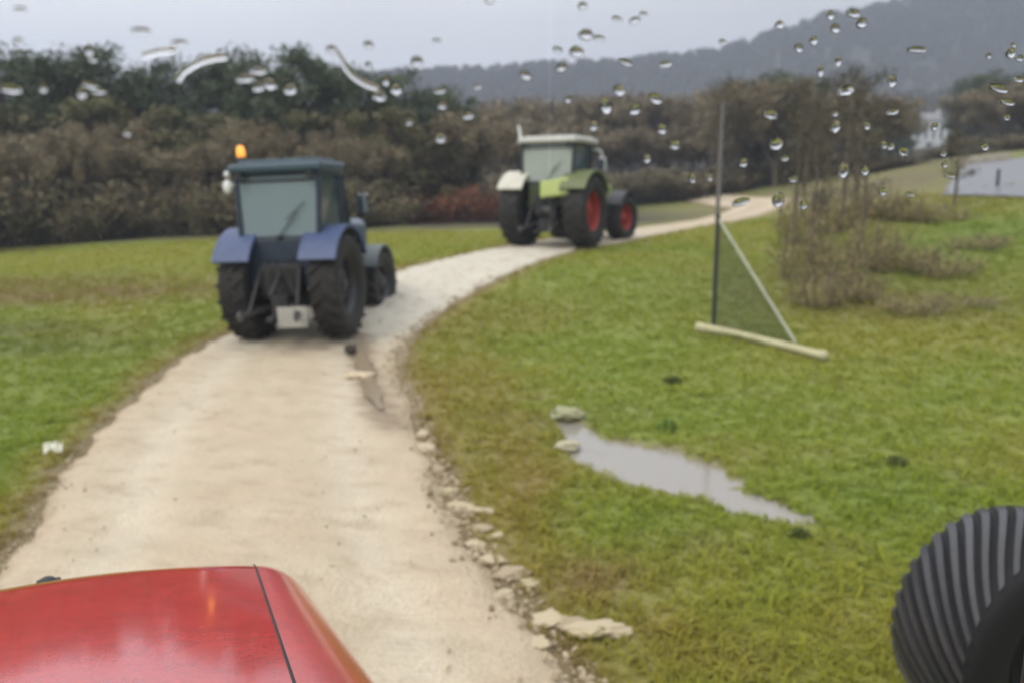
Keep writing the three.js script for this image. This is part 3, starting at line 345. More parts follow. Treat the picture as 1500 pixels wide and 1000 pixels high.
{ const m = top('stone', rock(41, 0.19, 0.04, 0.075), rockMat); m.position.set(0.46, baseH(0.46, -4.26) + 0.025, -4.26); m.rotation.y = 0.1; tag(m, 'longest pale flat stone in the grass beside the row along the track', 'stone'); }
{ const m = top('stone', rock(42, 0.17, 0.09, 0.13), std(0.30, 0.30, 0.17, 0.95, { map: dirtTex })); m.position.set(0.56, groundH(0.56, -8.5) + 0.03, -8.5); tag(m, 'mossy grey green stone at the far end of the verge puddle', 'stone'); }
{ const m = top('stone', rock(43, 0.12, 0.05, 0.09), std(0.40, 0.37, 0.25, 0.95, { map: dirtTex })); m.position.set(0.5, groundH(0.5, -7.5) + 0.03, -7.5); tag(m, 'flat pale stone on the near bank of the verge puddle', 'stone'); }
{ const m = top('stone', rock(44, 0.08, 0.11, 0.07), std(0.06, 0.05, 0.04, 0.95)); m.position.set(-2.35, baseH(-2.35, -12.2) + 0.08, -12.2); tag(m, 'small dark stone on the track behind the right wheel of the blue tractor', 'stone'); }
{ const m = top('stone', rock(45, 0.2, 0.05, 0.11), std(0.55, 0.45, 0.31, 0.95, { map: dirtTex })); m.position.set(-1.95, baseH(-1.95, -10.7) + 0.05, -10.7); tag(m, 'tan clod at the edge of the wet wheel rut', 'clod'); }
function weed(seed, n, h, cols) { return leafGeo(cols, n, (r) => { const t = r() * TAU, q = Math.sqrt(r()) * h * 0.9, y = h * (1 - q / h * 0.6) * r(); return [Math.cos(t) * q, y, Math.sin(t) * q]; }, 0.022, seed, 1.6); }
[[1.97, -5.52, 0.08, 'dark low weed tuft beside the near end of the puddle'], [3.3, -6.98, 0.09, 'round dark green weed clump in the grass above the black tyre'], [1.5, -8.0, 0.1, 'bright green weed tuft behind the middle of the puddle'], [1.91, -9.9, 0.11, 'small brown weed tuft below the pale beam']].forEach(([x, z, h, label], i) => {
  const m = top('weed', weed(60 + i, 260, h, i === 2 ? [[0.16, 0.24, 0.04]] : [[0.10, 0.13, 0.026], [0.13, 0.155, 0.035]]), leafMat); m.position.set(x, groundH(x, z), z); tag(m, label, 'weed'); });
{ const g = new THREE.PlaneGeometry(0.15, 0.09, 12, 8), p = g.attributes.position; for (let i = 0; i < p.count; i++) p.setZ(i, 0.035 * n2(p.getX(i) * 16, p.getY(i) * 16) + 0.015 * n2b(p.getX(i) * 40, p.getY(i) * 40)); g.rotateX(-1.1); g.computeVertexNormals(); const m = top('paper_scrap', g, std(0.72, 0.72, 0.60, 0.8, { side: THREE.DoubleSide })); m.position.set(-4.07, groundH(-4.07, -7.26) + 0.09, -7.26); m.rotation.y = 0.4; tag(m, 'crumpled white paper scrap in the grass left of the track', 'litter'); }

// ---------------------------------------------------------------- net frame on the verge
{
  const P = V(2.98, 0, -12.45), Q = V(3.9, 0, -11.54), A = V(2.8, 0, -12.52), B = V(4.02, 0, -10.82); for (const p of [P, Q, A, B]) p.y = baseH(p.x, p.z);
  const t = thing('net_frame', 'tall dark pole with green netting, pale slanted strut and pale beam on the grass', 'net frame', [P.x, P.y, P.z]), rel = (p, dy = 0) => [p.x - P.x, p.y - P.y + dy, p.z - P.z];
  const dark = std(0.045, 0.048, 0.045, 0.7, { map: dirtTex }), pale = std(0.48, 0.50, 0.40, 0.6, { map: dirtTex }), net = std(0.07, 0.10, 0.06, 0.8);
  part('pole', beam(rel(P, -0.2), rel(P, 1.75), 0.036, 0.034, 12), dark, t);
  part('pole', beam(rel(P, 1.75), rel(P, 3.3), 0.022, 0.018, 10), std(0.16, 0.165, 0.17, 0.5), t);
  part('strut', beam(rel(P, 1.68), rel(Q, 0.06), 0.021, 0.021, 10), pale, t);
  part('ground_beam', [beam(rel(A, 0.07), rel(V(3.25, P.y, -12.0), 0.06), 0.075, 0.05, 10), beam(rel(V(3.25, P.y, -12.0), 0.06), rel(B, 0.06), 0.05, 0.06, 10), new THREE.SphereGeometry(0.085, 12, 8).translate(...rel(A, 0.07)), new THREE.SphereGeometry(0.075, 12, 8).translate(...rel(B, 0.06))], std(0.50, 0.47, 0.28, 0.8, { map: dirtTex }), t);
  const strands = (topR, step, r, off) => { const g = [], n = Math.round(1.3 / step); for (let i = 0; i <= n; i++) { const u = i / n, b = P.clone().lerp(Q, u), hT = mix(1.66, topR, u); b.x += off; g.push(beam(rel(b, 0.05), rel(b, hT), r, r, 3)); } for (let y = 0.08; y < 1.64; y += step) { const u1 = topR < 1.6 ? Math.min(1, (1.66 - y) / Math.max(0.001, 1.66 - topR)) : 1, b = P.clone().lerp(Q, u1), a = P.clone(); a.x += off; b.x += off; g.push(beam(rel(a, y), rel(b, y), r, r, 3)); } return g; };
  part('net', strands(0.05, 0.04, 0.0052, 0.0), net, t);
}
// ---------------------------------------------------------------- white house far up the slope
{
  const x = 71.2, z = -150, y = baseH(x, z) - 0.4, t = thing('white_house', 'small white house far off on the wooded slope', 'house', [x, y, z], rad(-18));
  const wall = std(0.62, 0.64, 0.64, 0.8, { map: dirtTex }), roofM = std(0.20, 0.20, 0.21, 0.8), dark = phys(0.10, 0.11, 0.13, 0.15);
  part('wall', new THREE.BoxGeometry(5.2, 4.6, 4.6).translate(0, 2.3, 0), wall, t);
  const s = new THREE.Shape([new THREE.Vector2(-2.7, 0), new THREE.Vector2(2.7, 0), new THREE.Vector2(0, 1.35)]); const roofG = new THREE.ExtrudeGeometry(s, { depth: 5.8, bevelEnabled: false }).rotateY(Math.PI / 2).translate(-2.9, 4.6, 0); const roof = part('roof', roofG, roofM, t); part('chimney', new THREE.BoxGeometry(0.5, 1.2, 0.5).translate(1.4, 5.9, -0.4), wall, roof);
  for (const wx of [-1.75, -0.6, 0.6, 1.75]) { const f = part('window', box(0.62, 2.5, 0.12, wx, 2.7, 2.3), wall, t); part('pane', box(0.46, 2.3, 0.06, wx, 2.7, 2.35, 0, 0, 0, 0.004), dark, f); }
  part('door', box(0.9, 0.9, 0.1, 0, 0.55, 2.31), dark, t);
}

// ---------------------------------------------------------------- tractors
function arcShell(r0, r1, a0, a1, x0, x1, cy, cz) { const s = new THREE.Shape(); s.absarc(0, 0, r1, a0, a1, false); s.absarc(0, 0, r0, a1, a0, true); return new THREE.ExtrudeGeometry(s, { depth: x1 - x0, bevelEnabled: true, bevelSize: 0.008, bevelThickness: 0.008, bevelSegments: 1, curveSegments: 28 }).rotateY(Math.PI / 2).translate(x0, cy, cz); }
function wheelGeo(R, w, rimR, lugs) { // axle along x
  const h = w / 2, sec = [[rimR, -h * 0.72], [rimR + 0.03, -h * 0.86], [mix(rimR, R, 0.45), -h], [mix(rimR, R, 0.78), -h * 0.97], [R - 0.045, -h * 0.82], [R - 0.03, -h * 0.45], [R - 0.025, 0], [R - 0.03, h * 0.45], [R - 0.045, h * 0.82], [mix(rimR, R, 0.78), h * 0.97], [mix(rimR, R, 0.45), h], [rimR + 0.03, h * 0.86], [rimR, h * 0.72]];
  const tyre = lathe(sec, 48), tread = [];
  for (let i = 0; i < lugs; i++) for (const s of [-1, 1]) { const a0 = (i + (s > 0 ? 0.5 : 0)) / lugs * TAU; for (let k = 0; k < 3; k++) { const u = (k + 0.5) / 3, a = a0 - (1 - u) * 0.22, g = new THREE.BoxGeometry(h / 3 * 1.12, 0.045, 0.055); g.rotateY(s * -0.62).translate(0, R - (k === 2 ? 0.02 : 0.012), 0); g.translate(s * (h * 0.03 + u * h * 0.92), 0, 0); g.rotateX(a); tread.push(g); } }
  const f = h * 0.62, rim = lathe([[rimR + 0.005, -f - 0.02], [rimR + 0.02, -f], [rimR - 0.03, -f + 0.02], [rimR - 0.05, 0], [rimR - 0.03, f - 0.02], [rimR + 0.02, f], [rimR + 0.005, f + 0.02]], 40), disc = lathe([[0, 0.07], [0.09, 0.07], [0.10, 0.03], [rimR * 0.5, 0.02], [rimR * 0.62, -0.05], [rimR - 0.04, -0.07], [rimR - 0.04, -0.09], [rimR * 0.5, -0.02], [0, -0.02]], 36).translate(f * 0.35, 0, 0), bolts = [];
  for (let i = 0; i < 8; i++) bolts.push(new THREE.CylinderGeometry(0.014, 0.014, 0.03, 6).rotateZ(Math.PI / 2).translate(f * 0.35 + 0.045, Math.cos(i * TAU / 8) * 0.14, Math.sin(i * TAU / 8) * 0.14));
  return { tyre: merged(tyre), tread: merged(tread), rim: merged([rim, disc, ...bolts]) };
}
function addWheel(o, G, x, y, z, steer, rimMat, flip) { const w = new THREE.Group(); w.name = 'wheel'; w.position.set(x, y, z); w.rotation.y = steer + (flip ? Math.PI : 0); o.add(w); part('tyre', G.tyre.clone(), M.rubber, w); part('tread', G.tread.clone(), M.mudRubber, w); part('rim', G.rim.clone(), rimMat, w); return w; }
function tractor(o, c) {
  const { R, w, tr, r, fw, ft, wb } = c, GR = wheelGeo(R, w, R * 0.56, 20), GF = wheelGeo(r, fw, r * 0.55, 17), top0 = c.roofY;
  for (const s of [-1, 1]) { addWheel(o, GR, s * tr, R, 0, 0, s < 0 && c.rimIn || c.rim, s < 0); addWheel(o, GF, s * ft, r, -wb, c.steer || 0, s < 0 && c.rimIn || c.rim, s < 0); }
  part('rear_axle', [beam([-tr, R, 0], [tr, R, 0], 0.11, 0.11, 14), box(0.5, 0.5, 0.75, 0, R + 0.02, -0.1, 0, 0, 0, 0.05)], M.castIron, o);
  part('chassis', [box(0.36, 0.42, wb - 0.2, 0, R * 0.9, -wb / 2 - 0.2, 0, 0, 0, 0.04), box(0.5, 0.34, 0.6, 0, R * 0.78, -wb + 0.1, 0, 0, 0, 0.04)], M.castIron, o);
  part('front_axle', beam([-ft, r, -wb], [ft, r, -wb], 0.075, 0.075, 12), M.castIron, o);
  part('fuel_tank', [box(0.34, 0.42, 0.85, -0.52, 0.85, -0.95, 0, 0, 0, 0.06)], M.black, o);
  part('step', [box(0.32, 0.03, 0.26, 0.62, 0.55, -0.95), box(0.32, 0.03, 0.26, 0.62, 0.85, -0.92), box(0.02, 0.75, 0.26, 0.47, 0.75, -0.95)], M.black, o);
  // bonnet with a rounded top, sloping slightly to the nose
  { const s = new THREE.Shape(); const bw = c.bonW; s.moveTo(-bw, 0); s.lineTo(-bw, 0.46); s.quadraticCurveTo(-bw, 0.66, -bw + 0.2, 0.66); s.lineTo(bw - 0.2, 0.66); s.quadraticCurveTo(bw, 0.66, bw, 0.46); s.lineTo(bw, 0); s.closePath(); const L = wb - 0.75, g = new THREE.ExtrudeGeometry(s, { depth: L, bevelEnabled: true, bevelSize: 0.02, bevelThickness: 0.04, bevelSegments: 2 }).translate(0, 0, -L); g.rotateX(-0.05).translate(0, c.bonY, -1.25); const b = part('bonnet', g, c.body, o); part('grille', [box(bw * 1.5, 0.42, 0.04, 0, c.bonY + 0.22, -1.25 - L - 0.05)], M.black, b); for (const x of [-1, 1]) part('headlight', new THREE.CylinderGeometry(0.07, 0.07, 0.04, 16).rotateX(Math.PI / 2).translate(x * bw * 0.55, c.bonY + 0.45, -1.25 - L - 0.07), M.paleLamp, b); }
  part('exhaust', [beam([c.bonW + 0.13, c.bonY + 0.3, -1.35], [c.bonW + 0.13, top0 - 0.05, -1.28], 0.045, 0.04, 12), beam([c.bonW + 0.13, c.bonY + 0.35, -1.35], [c.bonW + 0.13, c.bonY + 0.95, -1.33], 0.075, 0.075, 12)], M.black, o);
  // cab
  const yb = c.cabY, yt = top0, rb = c.rearB, RW = c.cabW, rearB = 0.42, rearT = 0.34, midB = -0.45, midT = -0.42, frB = -1.18, frT = -0.92;
  const cor = (s) => ({ rb: [s * (RW - 0.1), rb, rearB], rt: [s * (RW - 0.06), yt, rearT], mb: [s * RW, yb - 0.2, midB], mt: [s * (RW - 0.03), yt, midT], fb: [s * (RW - 0.18), yb + 0.05, frB], ft: [s * (RW - 0.12), yt, frT] });
  const bars = []; for (const s of [-1, 1]) { const p = cor(s); bars.push(beam(p.rb, p.rt, 0.045, 0.04, 6), beam(p.mb, p.mt, 0.04, 0.04, 6), beam(p.fb, p.ft, 0.04, 0.035, 6), beam(p.mb, p.fb, 0.04, 0.04, 6), beam(p.rb, p.mb, 0.04, 0.04, 6), beam(p.rt, p.mt, 0.04, 0.04, 6), beam(p.mt, p.ft, 0.04, 0.04, 6)); }
  const L = cor(-1), Rr = cor(1); bars.push(beam(L.rb, Rr.rb, 0.04, 0.04, 6), beam(L.rt, Rr.rt, 0.04, 0.04, 6), beam(L.fb, Rr.fb, 0.04, 0.04, 6), beam(L.ft, Rr.ft, 0.04, 0.04, 6));
  part('cab_frame', bars, c.frame, o);
  part('cab_floor', [box(RW * 1.7, 0.08, 1.5, 0, yb - 0.22, -0.4), box(1.04, rb - yb + 0.3, 0.1, 0, (rb + yb) / 2 - 0.16, rearB - 0.02, 0, 0, 0, 0.03)], c.dark, o);
  part('rear_window', quad(L.rb, Rr.rb, Rr.rt, L.rt), c.rearGlass, o); part('windscreen', quad(L.fb, Rr.fb, Rr.ft, L.ft), M.sideGlass, o);
  for (const p of [L, Rr]) { part('side_window', quad(p.rb, p.mb, p.mt, p.rt), M.sideGlass, o); part('cab_door', quad(p.mb, p.fb, p.ft, p.mt), M.sideGlass, o); }
  part('rear_wiper', [beam([0, rb + 0.06, rearB + 0.03], [0.3, rb + 0.42, rearB + 0.02], 0.011, 0.008, 6), beam([0.12, rb + 0.3, rearB + 0.03], [0.42, rb + 0.56, rearB + 0.005], 0.009, 0.009, 6), box(0.1, 0.06, 0.05, 0, rb + 0.05, rearB + 0.03)], M.black, o);
  part('window_seal', [beam([-RW + 0.14, rb + 0.05, rearB + 0.004], [RW - 0.14, rb + 0.05, rearB + 0.004], 0.016, 0.016, 6), beam([-RW + 0.12, yt - 0.1, rearT + 0.02], [RW - 0.12, yt - 0.1, rearT + 0.02], 0.02, 0.02, 6)], M.black, o);
  part('roof', [box(RW * 2 + 0.06, 0.14, c.roofD || 1.62, 0, yt + 0.09, 0.46 - (c.roofD || 1.62) / 2, 0, 0, 0, 0.06), box(RW * 2 - 0.18, 0.07, (c.roofD || 1.62) - 0.3, 0, yt + 0.18, 0.46 - (c.roofD || 1.62) / 2, 0, 0, 0, 0.03)], c.roof, o);
  part('seat', [box(0.48, 0.12, 0.46, 0, yb + 0.3, -0.1, 0, 0, 0, 0.05), box(0.46, 0.6, 0.12, 0, yb + 0.62, 0.12, -0.1, 0, 0, 0.05), box(0.2, 0.4, 0.2, 0, yb + 0.05, -0.1)], M.seat, o);
  part('steering_wheel', [new THREE.TorusGeometry(0.19, 0.018, 8, 28).rotateX(-1.0).translate(0, yb + 0.62, -0.62), beam([0, yb - 0.1, -0.85], [0, yb + 0.6, -0.63], 0.035, 0.025, 8)], M.black, o);
  // mudguards
  for (const s of [-1, 1]) { const x0 = s < 0 ? -tr - w / 2 - 0.02 : tr - w / 2 - 0.1, x1 = s < 0 ? -tr + w / 2 + 0.1 : tr + w / 2 + 0.02; const f = part('fender', [arcShell(R + 0.07, R + 0.11, rad(28), rad(c.arc || 168), x0, x1, R, 0)], c.fender[s < 0 ? 0 : 1], o); if (c.skirt) part('fender_skirt', [box(x1 - x0 - 0.02, c.skirt, 0.05, (x0 + x1) / 2, R + (R + 0.09) * Math.sin(rad(14)) - c.skirt / 2 + 0.18, (R + 0.085) * Math.cos(rad(14)), -0.2, 0, 0, 0.02)], c.fender[s < 0 ? 0 : 1], f); part('front_fender', arcShell(r + 0.06, r + 0.085, rad(25), rad(150), s < 0 ? -ft - fw / 2 : ft - fw / 2, s < 0 ? -ft + fw / 2 : ft + fw / 2, r, -wb), c.frontFender, o); }
  // hitch
  part('hydraulic_hose', [-0.18, -0.06, 0.1, 0.2].map((hx, i) => tube([[hx, R + 0.45, 0.5], [hx + 0.02, R + 0.36, 0.72 + 0.03 * i], [hx * 1.3, R + 0.1, 0.7], [hx * 1.4, R - 0.1, 0.56]], 0.014, 20, 6)), M.black, o);
  part('hitch', [box(0.62, 0.5, 0.2, 0, R + 0.12, 0.46, 0, 0, 0, 0.04), beam([-0.3, R + 0.35, 0.5], [-0.36, 0.5, 0.95], 0.028), beam([0.3, R + 0.35, 0.5], [0.36, 0.5, 0.95], 0.028), beam([0, R + 0.22, 0.55], [0, R - 0.05, 1.0], 0.035)], M.castIron, o);
  for (const s of [-1, 1]) part('lower_link', [beam([s * 0.26, R - 0.28, 0.35], [s * 0.42, 0.48, 1.08], 0.042, 0.036, 8), new THREE.TorusGeometry(0.06, 0.025, 8, 16).rotateY(Math.PI / 2).translate(s * 0.42, 0.48, 1.12)], M.steel, o);
  part('drawbar', [box(0.1, 0.07, 0.9, 0, 0.42, 0.65), box(0.26, 0.34, 0.12, 0, 0.56, 0.62, 0, 0, 0, 0.02)], M.castIron, o);
  // mirrors
  for (const s of [-1, 1]) { const m = part('mirror', [box(0.2, 0.34, 0.06, s * (RW + 0.17), yt - 0.5, -1.02, 0, 0, 0, 0.03), tube([[s * (RW - 0.1), yt - 0.12, -0.98], [s * (RW + 0.1), yt - 0.14, -1.05], [s * (RW + 0.17), yt - 0.34, -1.04]], 0.018)], c.mirror, o); part('mirror_glass', box(0.17, 0.3, 0.012, s * (RW + 0.17), yt - 0.5, -0.985, 0, 0, 0, 0.004), M.mirrorGlass, m); }
  for (const s of [-1, 1]) part('work_lamp', [new THREE.CylinderGeometry(0.06, 0.05, 0.07, 14).rotateX(Math.PI / 2).translate(s * (RW - 0.16), yt - 0.02, rearT + 0.12), box(0.03, 0.06, 0.1, s * (RW - 0.16), yt + 0.04, rearT + 0.06)], M.black, o);
}
{ // blue tractor, just ahead
  const x = -3.34, z = -13.2, o = thing('blue_tractor', 'dark blue cab tractor with a lit orange beacon, seen from behind on the track', 'tractor', [x, baseH(x, z) + 0.035, z], rad(-7)); o.rotation.z = rad(2.4); 
  tractor(o, { R: 0.80, w: 0.44, tr: 0.70, r: 0.58, fw: 0.32, ft: 0.66, wb: 2.3, steer: rad(-6), roofY: 2.5, cabY: 1.15, rearB: 1.52, cabW: 0.70, bonW: 0.33, bonY: 1.12, skirt: 0, arc: 150, roofD: 1.15, rim: M.greyRim, body: M.bluePaint, frame: M.navyPaint, dark: M.navyPaint, roof: M.roofBlue, fender: [M.fenderBlue, M.fenderBlue], frontFender: std(0.085, 0.105, 0.11, 0.5), rearGlass: M.fogGlass, mirror: M.black });
  part('number_plate', box(0.44, 0.3, 0.015, 0.30, 0.44, 0.98, 0, 0, 0, 0.005), M.plate, o);
  part('side_lamp', [new THREE.SphereGeometry(0.075, 14, 10).scale(1, 1.35, 0.7).translate(-0.80, 2.34, 0.30), new THREE.SphereGeometry(0.05, 12, 8).translate(-0.79, 2.52, 0.30), beam([-0.66, 2.36, 0.3], [-0.80, 2.36, 0.3], 0.015)], M.paleLamp, o);
  const b = new THREE.Group(); b.name = 'beacon'; b.position.set(-0.60, 2.74, 0.18); o.add(b);
  part('beacon_base', new THREE.CylinderGeometry(0.07, 0.08, 0.06, 16).translate(0, 0, 0), M.black, b);
  part('beacon_lamp', lathe([[0.0, 0.2], [0.03, 0.195], [0.055, 0.17], [0.062, 0.1], [0.062, 0.03], [0, 0.03]], 20).rotateZ(Math.PI / 2), phys(0.8, 0.3, 0.04, 0.3, { emissive: new THREE.Color().setRGB(1, 0.42, 0.07), emissiveIntensity: 1.0 }), b);
  const l = new THREE.PointLight(0xff9a30, 0.006, 0, 2); l.position.set(0, 0.1, 0); l.shadow.radius = 3; b.add(l);
}
{ // pale green tractor, further on
  const x = 1.10, z = -22.75, o = thing('green_tractor', 'pale green and white tractor with red wheel rims turning right on the track', 'tractor', [x, baseH(x, z) + 0.035, z], rad(-27)); o.rotation.z = rad(0.6);
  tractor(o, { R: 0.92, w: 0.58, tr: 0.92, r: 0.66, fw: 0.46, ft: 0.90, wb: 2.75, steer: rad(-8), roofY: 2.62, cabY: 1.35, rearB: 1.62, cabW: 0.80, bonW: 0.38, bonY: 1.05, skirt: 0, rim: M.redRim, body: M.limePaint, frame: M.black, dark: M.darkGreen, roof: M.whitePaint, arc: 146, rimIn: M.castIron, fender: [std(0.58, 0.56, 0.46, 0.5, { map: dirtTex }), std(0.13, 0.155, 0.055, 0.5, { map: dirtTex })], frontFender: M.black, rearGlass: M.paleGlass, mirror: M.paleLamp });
  part('rear_panel', box(0.80, 0.46, 0.16, 0.34, 1.50, 0.66, -0.25, 0, 0.12, 0.06), M.limePaint, o);
  part('tail_lamp_plate', box(0.3, 0.12, 0.05, 0.1, 0.98, 0.75, 0, 0, 0, 0.02), M.steel, o);
  part('antenna', [beam([-0.78, 2.7, 0.3], [-0.84, 3.08, 0.32], 0.05, 0.03, 10), new THREE.SphereGeometry(0.035, 10, 8).translate(-0.84, 3.08, 0.32)], M.paleLamp, o);
}
// ---------------------------------------------------------------- black ribbed tyre standing on the verge at the right
{
  const R = 0.54, hw = 0.25, cx = 2.20, cz = -3.36, t = thing('tyre', 'large black ribbed tyre standing at the bottom right corner of the grass', 'tyre', [cx, baseH(cx, cz) + R - 0.02, cz], rad(-76));
  const sec = []; for (let i = 0; i <= 20; i++) { const a = mix(-1, 1, i / 20), q = Math.abs(a); sec.push([q < 0.75 ? R - 0.03 - 0.035 * q * q : R - 0.05 - 0.19 * ((q - 0.75) / 0.25) ** 1.4, hw * (q < 0.75 ? a * 1.2 : Math.sign(a) * (0.9 + 0.1 * Math.sin((q - 0.75) / 0.25 * Math.PI)))]); }
  const sideW = [[0.27, hw * 0.8], [0.25, hw * 0.6], [0.25, -hw * 0.6], [0.27, -hw * 0.8], ...sec];
  const body = new THREE.Mesh(merged(lathe(sideW, 96)), std(0.009, 0.0095, 0.011, 0.85, { map: dirtTex })); body.name = 'carcass'; t.add(body);
  part('wheel_disc', [lathe([[0, hw * 0.62], [0.09, hw * 0.62], [0.1, hw * 0.5], [0.2, hw * 0.42], [0.262, hw * 0.66], [0.262, hw * 0.4], [0.1, hw * 0.3], [0, hw * 0.3]], 48), lathe([[0.255, hw * 0.7], [0.235, hw * 0.5], [0.235, -hw * 0.5], [0.255, -hw * 0.7]], 48)], std(0.010, 0.011, 0.013, 0.9, { map: dirtTex }), t);
  const crown = (q) => R - 0.03 - 0.035 * (q / 0.9) ** 2, NL = 38, nu = 12, pos = [], idx = [];
  for (let i = 0; i <= nu; i++) { const u = i / nu, q = mix(-0.97, 0.80, u), ang = 0.80 * Math.pow(u, 1.35), wd = 0.027 * (1 - 0.25 * u); for (const [dw, dr] of [[-1.2, -0.01], [-0.85, 0.024], [0.85, 0.024], [1.2, -0.01]]) { const rr = crown(q) + dr * (0.55 + 0.45 * Math.sin(Math.PI * Math.min(1, u * 1.6 + 0.12) / 1.25)), a = ang + dw * wd / R; pos.push(q * hw, rr * Math.cos(a), rr * Math.sin(a)); } }
  for (let i = 0; i < nu; i++) for (let k = 0; k < 3; k++) { const a = i * 4 + k; idx.push(a, a + 1, a + 4, a + 1, a + 5, a + 4); } idx.push(0, 2, 1, 0, 3, 2, nu * 4, nu * 4 + 1, nu * 4 + 2, nu * 4, nu * 4 + 2, nu * 4 + 3);
  const g0 = new THREE.BufferGeometry(); g0.setAttribute('position', new THREE.Float32BufferAttribute(pos, 3)); g0.setIndex(idx); g0.computeVertexNormals(); const lug = toCreasedNormals(g0, 0.7); lug.setAttribute('uv', new THREE.BufferAttribute(Float32Array.from({ length: lug.attributes.position.count * 2 }, (_, i) => (i % 2 ? lug.attributes.position.getY(i >> 1) : lug.attributes.position.getX(i >> 1)) * 3), 2));
  const sheenMats = [0.05, 0.042, 0.06].map((k) => std(k, k * 0.99, k * 1.08, 0.3, { map: dirtTex }));  // lug greys paler than the carcass: wet sky sheen put into the colour
  for (let i = 0; i < NL; i++) { const m = new THREE.Mesh(lug, sheenMats[i % 3]); m.name = 'lug'; m.rotation.x = i / NL * TAU; t.add(m); }
}
// ---------------------------------------------------------------- the red tractor that carries the camera
{
  const o = thing('red_tractor', 'red tractor bonnet in the foreground seen through its windscreen dotted with raindrops', 'tractor', [0, 0, 0], rad(21.4));
  const uc = -0.272, F = (u, y, f) => [u, y, -f];
  const redPaint = phys(0.64, 0.05, 0.042, 0.12, { clearcoat: 1, clearcoatRoughness: 0.06, ior: 2.0, map: dirtTex }), redSide = phys(0.64, 0.05, 0.042, 0.3, { clearcoat: 1, clearcoatRoughness: 0.15, ior: 1.8, map: dirtTex });
  const f0 = 0.75, f1 = 2.045, hy = (f) => 1.424 + (f1 - f) * 0.170 - 0.05 * Math.max(0, (f - (f1 - 0.16)) / 0.16) ** 2;
  const grid = (fn, nu, nv) => { const pos = [], uv = [], idx = []; for (let j = 0; j <= nv; j++) for (let i = 0; i <= nu; i++) { pos.push(...fn(i / nu, j / nv)); uv.push(i / nu * 2, j / nv * 4); } for (let j = 0; j < nv; j++) for (let i = 0; i < nu; i++) { const a = j * (nu + 1) + i; idx.push(a, a + 1, a + nu + 1, a + 1, a + nu + 2, a + nu + 1); } const g = new THREE.BufferGeometry(); g.setAttribute('position', new THREE.Float32BufferAttribute(pos, 3)); g.setAttribute('uv', new THREE.Float32BufferAttribute(uv, 2)); g.setIndex(idx); g.computeVertexNormals(); return g; };
  redPaint.side = redSide.side = THREE.DoubleSide;
  const half = (f) => mix(0.392, 0.388, (f - f0) / (f1 - f0));
  const hood = part('bonnet', [grid((a, b) => { const f = mix(f0, f1, b), e = (a * 2 - 1); return F(uc + e * half(f), hy(f) + 0.034 * (1 - e * e), f); }, 24, 60), grid((a, b) => { const e = a * 2 - 1; return F(uc + e * half(f1), mix(hy(f1) + 0.034 * (1 - e * e), 0.75, b) , f1 + 0.05 * Math.sin(b * 2.6)); }, 16, 20)], redPaint, o);
  for (const s of [-1, 1]) {
    part('side_panel', [grid((a, b) => { const f = mix(f0, f1, b), t = a * Math.PI / 2, outW = mix(0.19, 0.108, (f - f0) / (f1 - f0)), h0 = half(f) + 0.004; if (a < 0.7) { const q = a / 0.7 * Math.PI / 2; return F(uc + s * (h0 + outW * Math.sin(q)), hy(f) - 0.003 - 0.12 * (1 - Math.cos(q)), f - 0.03 * Math.sin(q) * b); } const q = (a - 0.7) / 0.3; return F(uc + s * (h0 + outW + 0.01 * q), hy(f) - 0.123 - 0.5 * q, f - 0.03 * b); }, 30, 50)], redSide, o);
    part('seam_strip', [tube(Array.from({ length: 24 }, (_, i) => { const f = mix(f0, f1 - 0.005, i / 23); return F(uc + s * (half(f) + 0.002), hy(f) - 0.003, f); }), 0.0038, 60, 6)], M.black, o);
if (s > 0) part('seam_end', new THREE.SphereGeometry(0.009, 10, 8).scale(0.8, 0.6, 2).translate(uc + s * half(f1), hy(f1) + 0.002, -f1 + 0.012), M.black, o);
  }
  part('bonnet_latch', [box(0.05, 0.012, 0.05, -0.318, hy(f1 - 0.02) + 0.034, -(f1 - 0.015), 0, 0, 0, 0.005), new THREE.SphereGeometry(0.016, 12, 8).scale(1.2, 0.8, 1.2).translate(-0.318, hy(f1 - 0.02) + 0.040, -(f1 - 0.015))], M.black, o);
  part('chassis', [box(0.4, 0.5, 2.2, uc, 0.75, -1.1, 0, 0, 0, 0.05), box(0.7, 0.3, 0.4, uc, 0.6, -1.4, 0, 0, 0, 0.05)], M.castIron, o);
  // cab front: frame, glass, and the rain on it
  const W0 = -1.2, W1 = 0.92, B0 = 1.5, T0 = 2.85, fp = 0.6;
  part('cab_frame', [box(0.07, T0 - B0, 0.07, W0, (T0 + B0) / 2, -fp), box(0.07, T0 - B0, 0.07, W1, (T0 + B0) / 2, -fp), box(W1 - W0, 0.07, 0.07, (W0 + W1) / 2, T0, -fp), box(W1 - W0, 0.07, 0.07, (W0 + W1) / 2, B0, -fp)], M.black, o);
  part('added_cab_roof', box(W1 - W0 + 0.2, 0.1, 1.75, (W0 + W1) / 2, T0 + 0.09, 0.22, 0, 0, 0, 0.04), M.black, o);  // unseen roof, added to cut the sky reflection in the windscreen
  part('added_cab_rear_wall', box(W1 - W0 + 0.1, T0 - 0.7, 0.08, (W0 + W1) / 2, (T0 + 0.7) / 2 + 0.02, 1.02, 0, 0, 0, 0.03), M.black, o);  // unseen rear wall, added so the pane mirrors dark instead of sky
  for (const [wx, s] of [[W0, -1], [W1, 1]]) part('added_cab_side', box(0.06, T0 - 0.7, 1.55, wx + s * 0.07, (T0 + 0.7) / 2 + 0.02, 0.2, 0, 0, 0, 0.02), M.black, o);  // unseen solid sides, added to keep outside reflections off the pane
  const pane = part('windscreen', quad([W0, B0, -fp], [W1, B0, -fp], [W1, T0, -fp], [W0, T0, -fp]), phys(1, 1, 1, 0, { transmission: 1, thickness: 0 }), o);
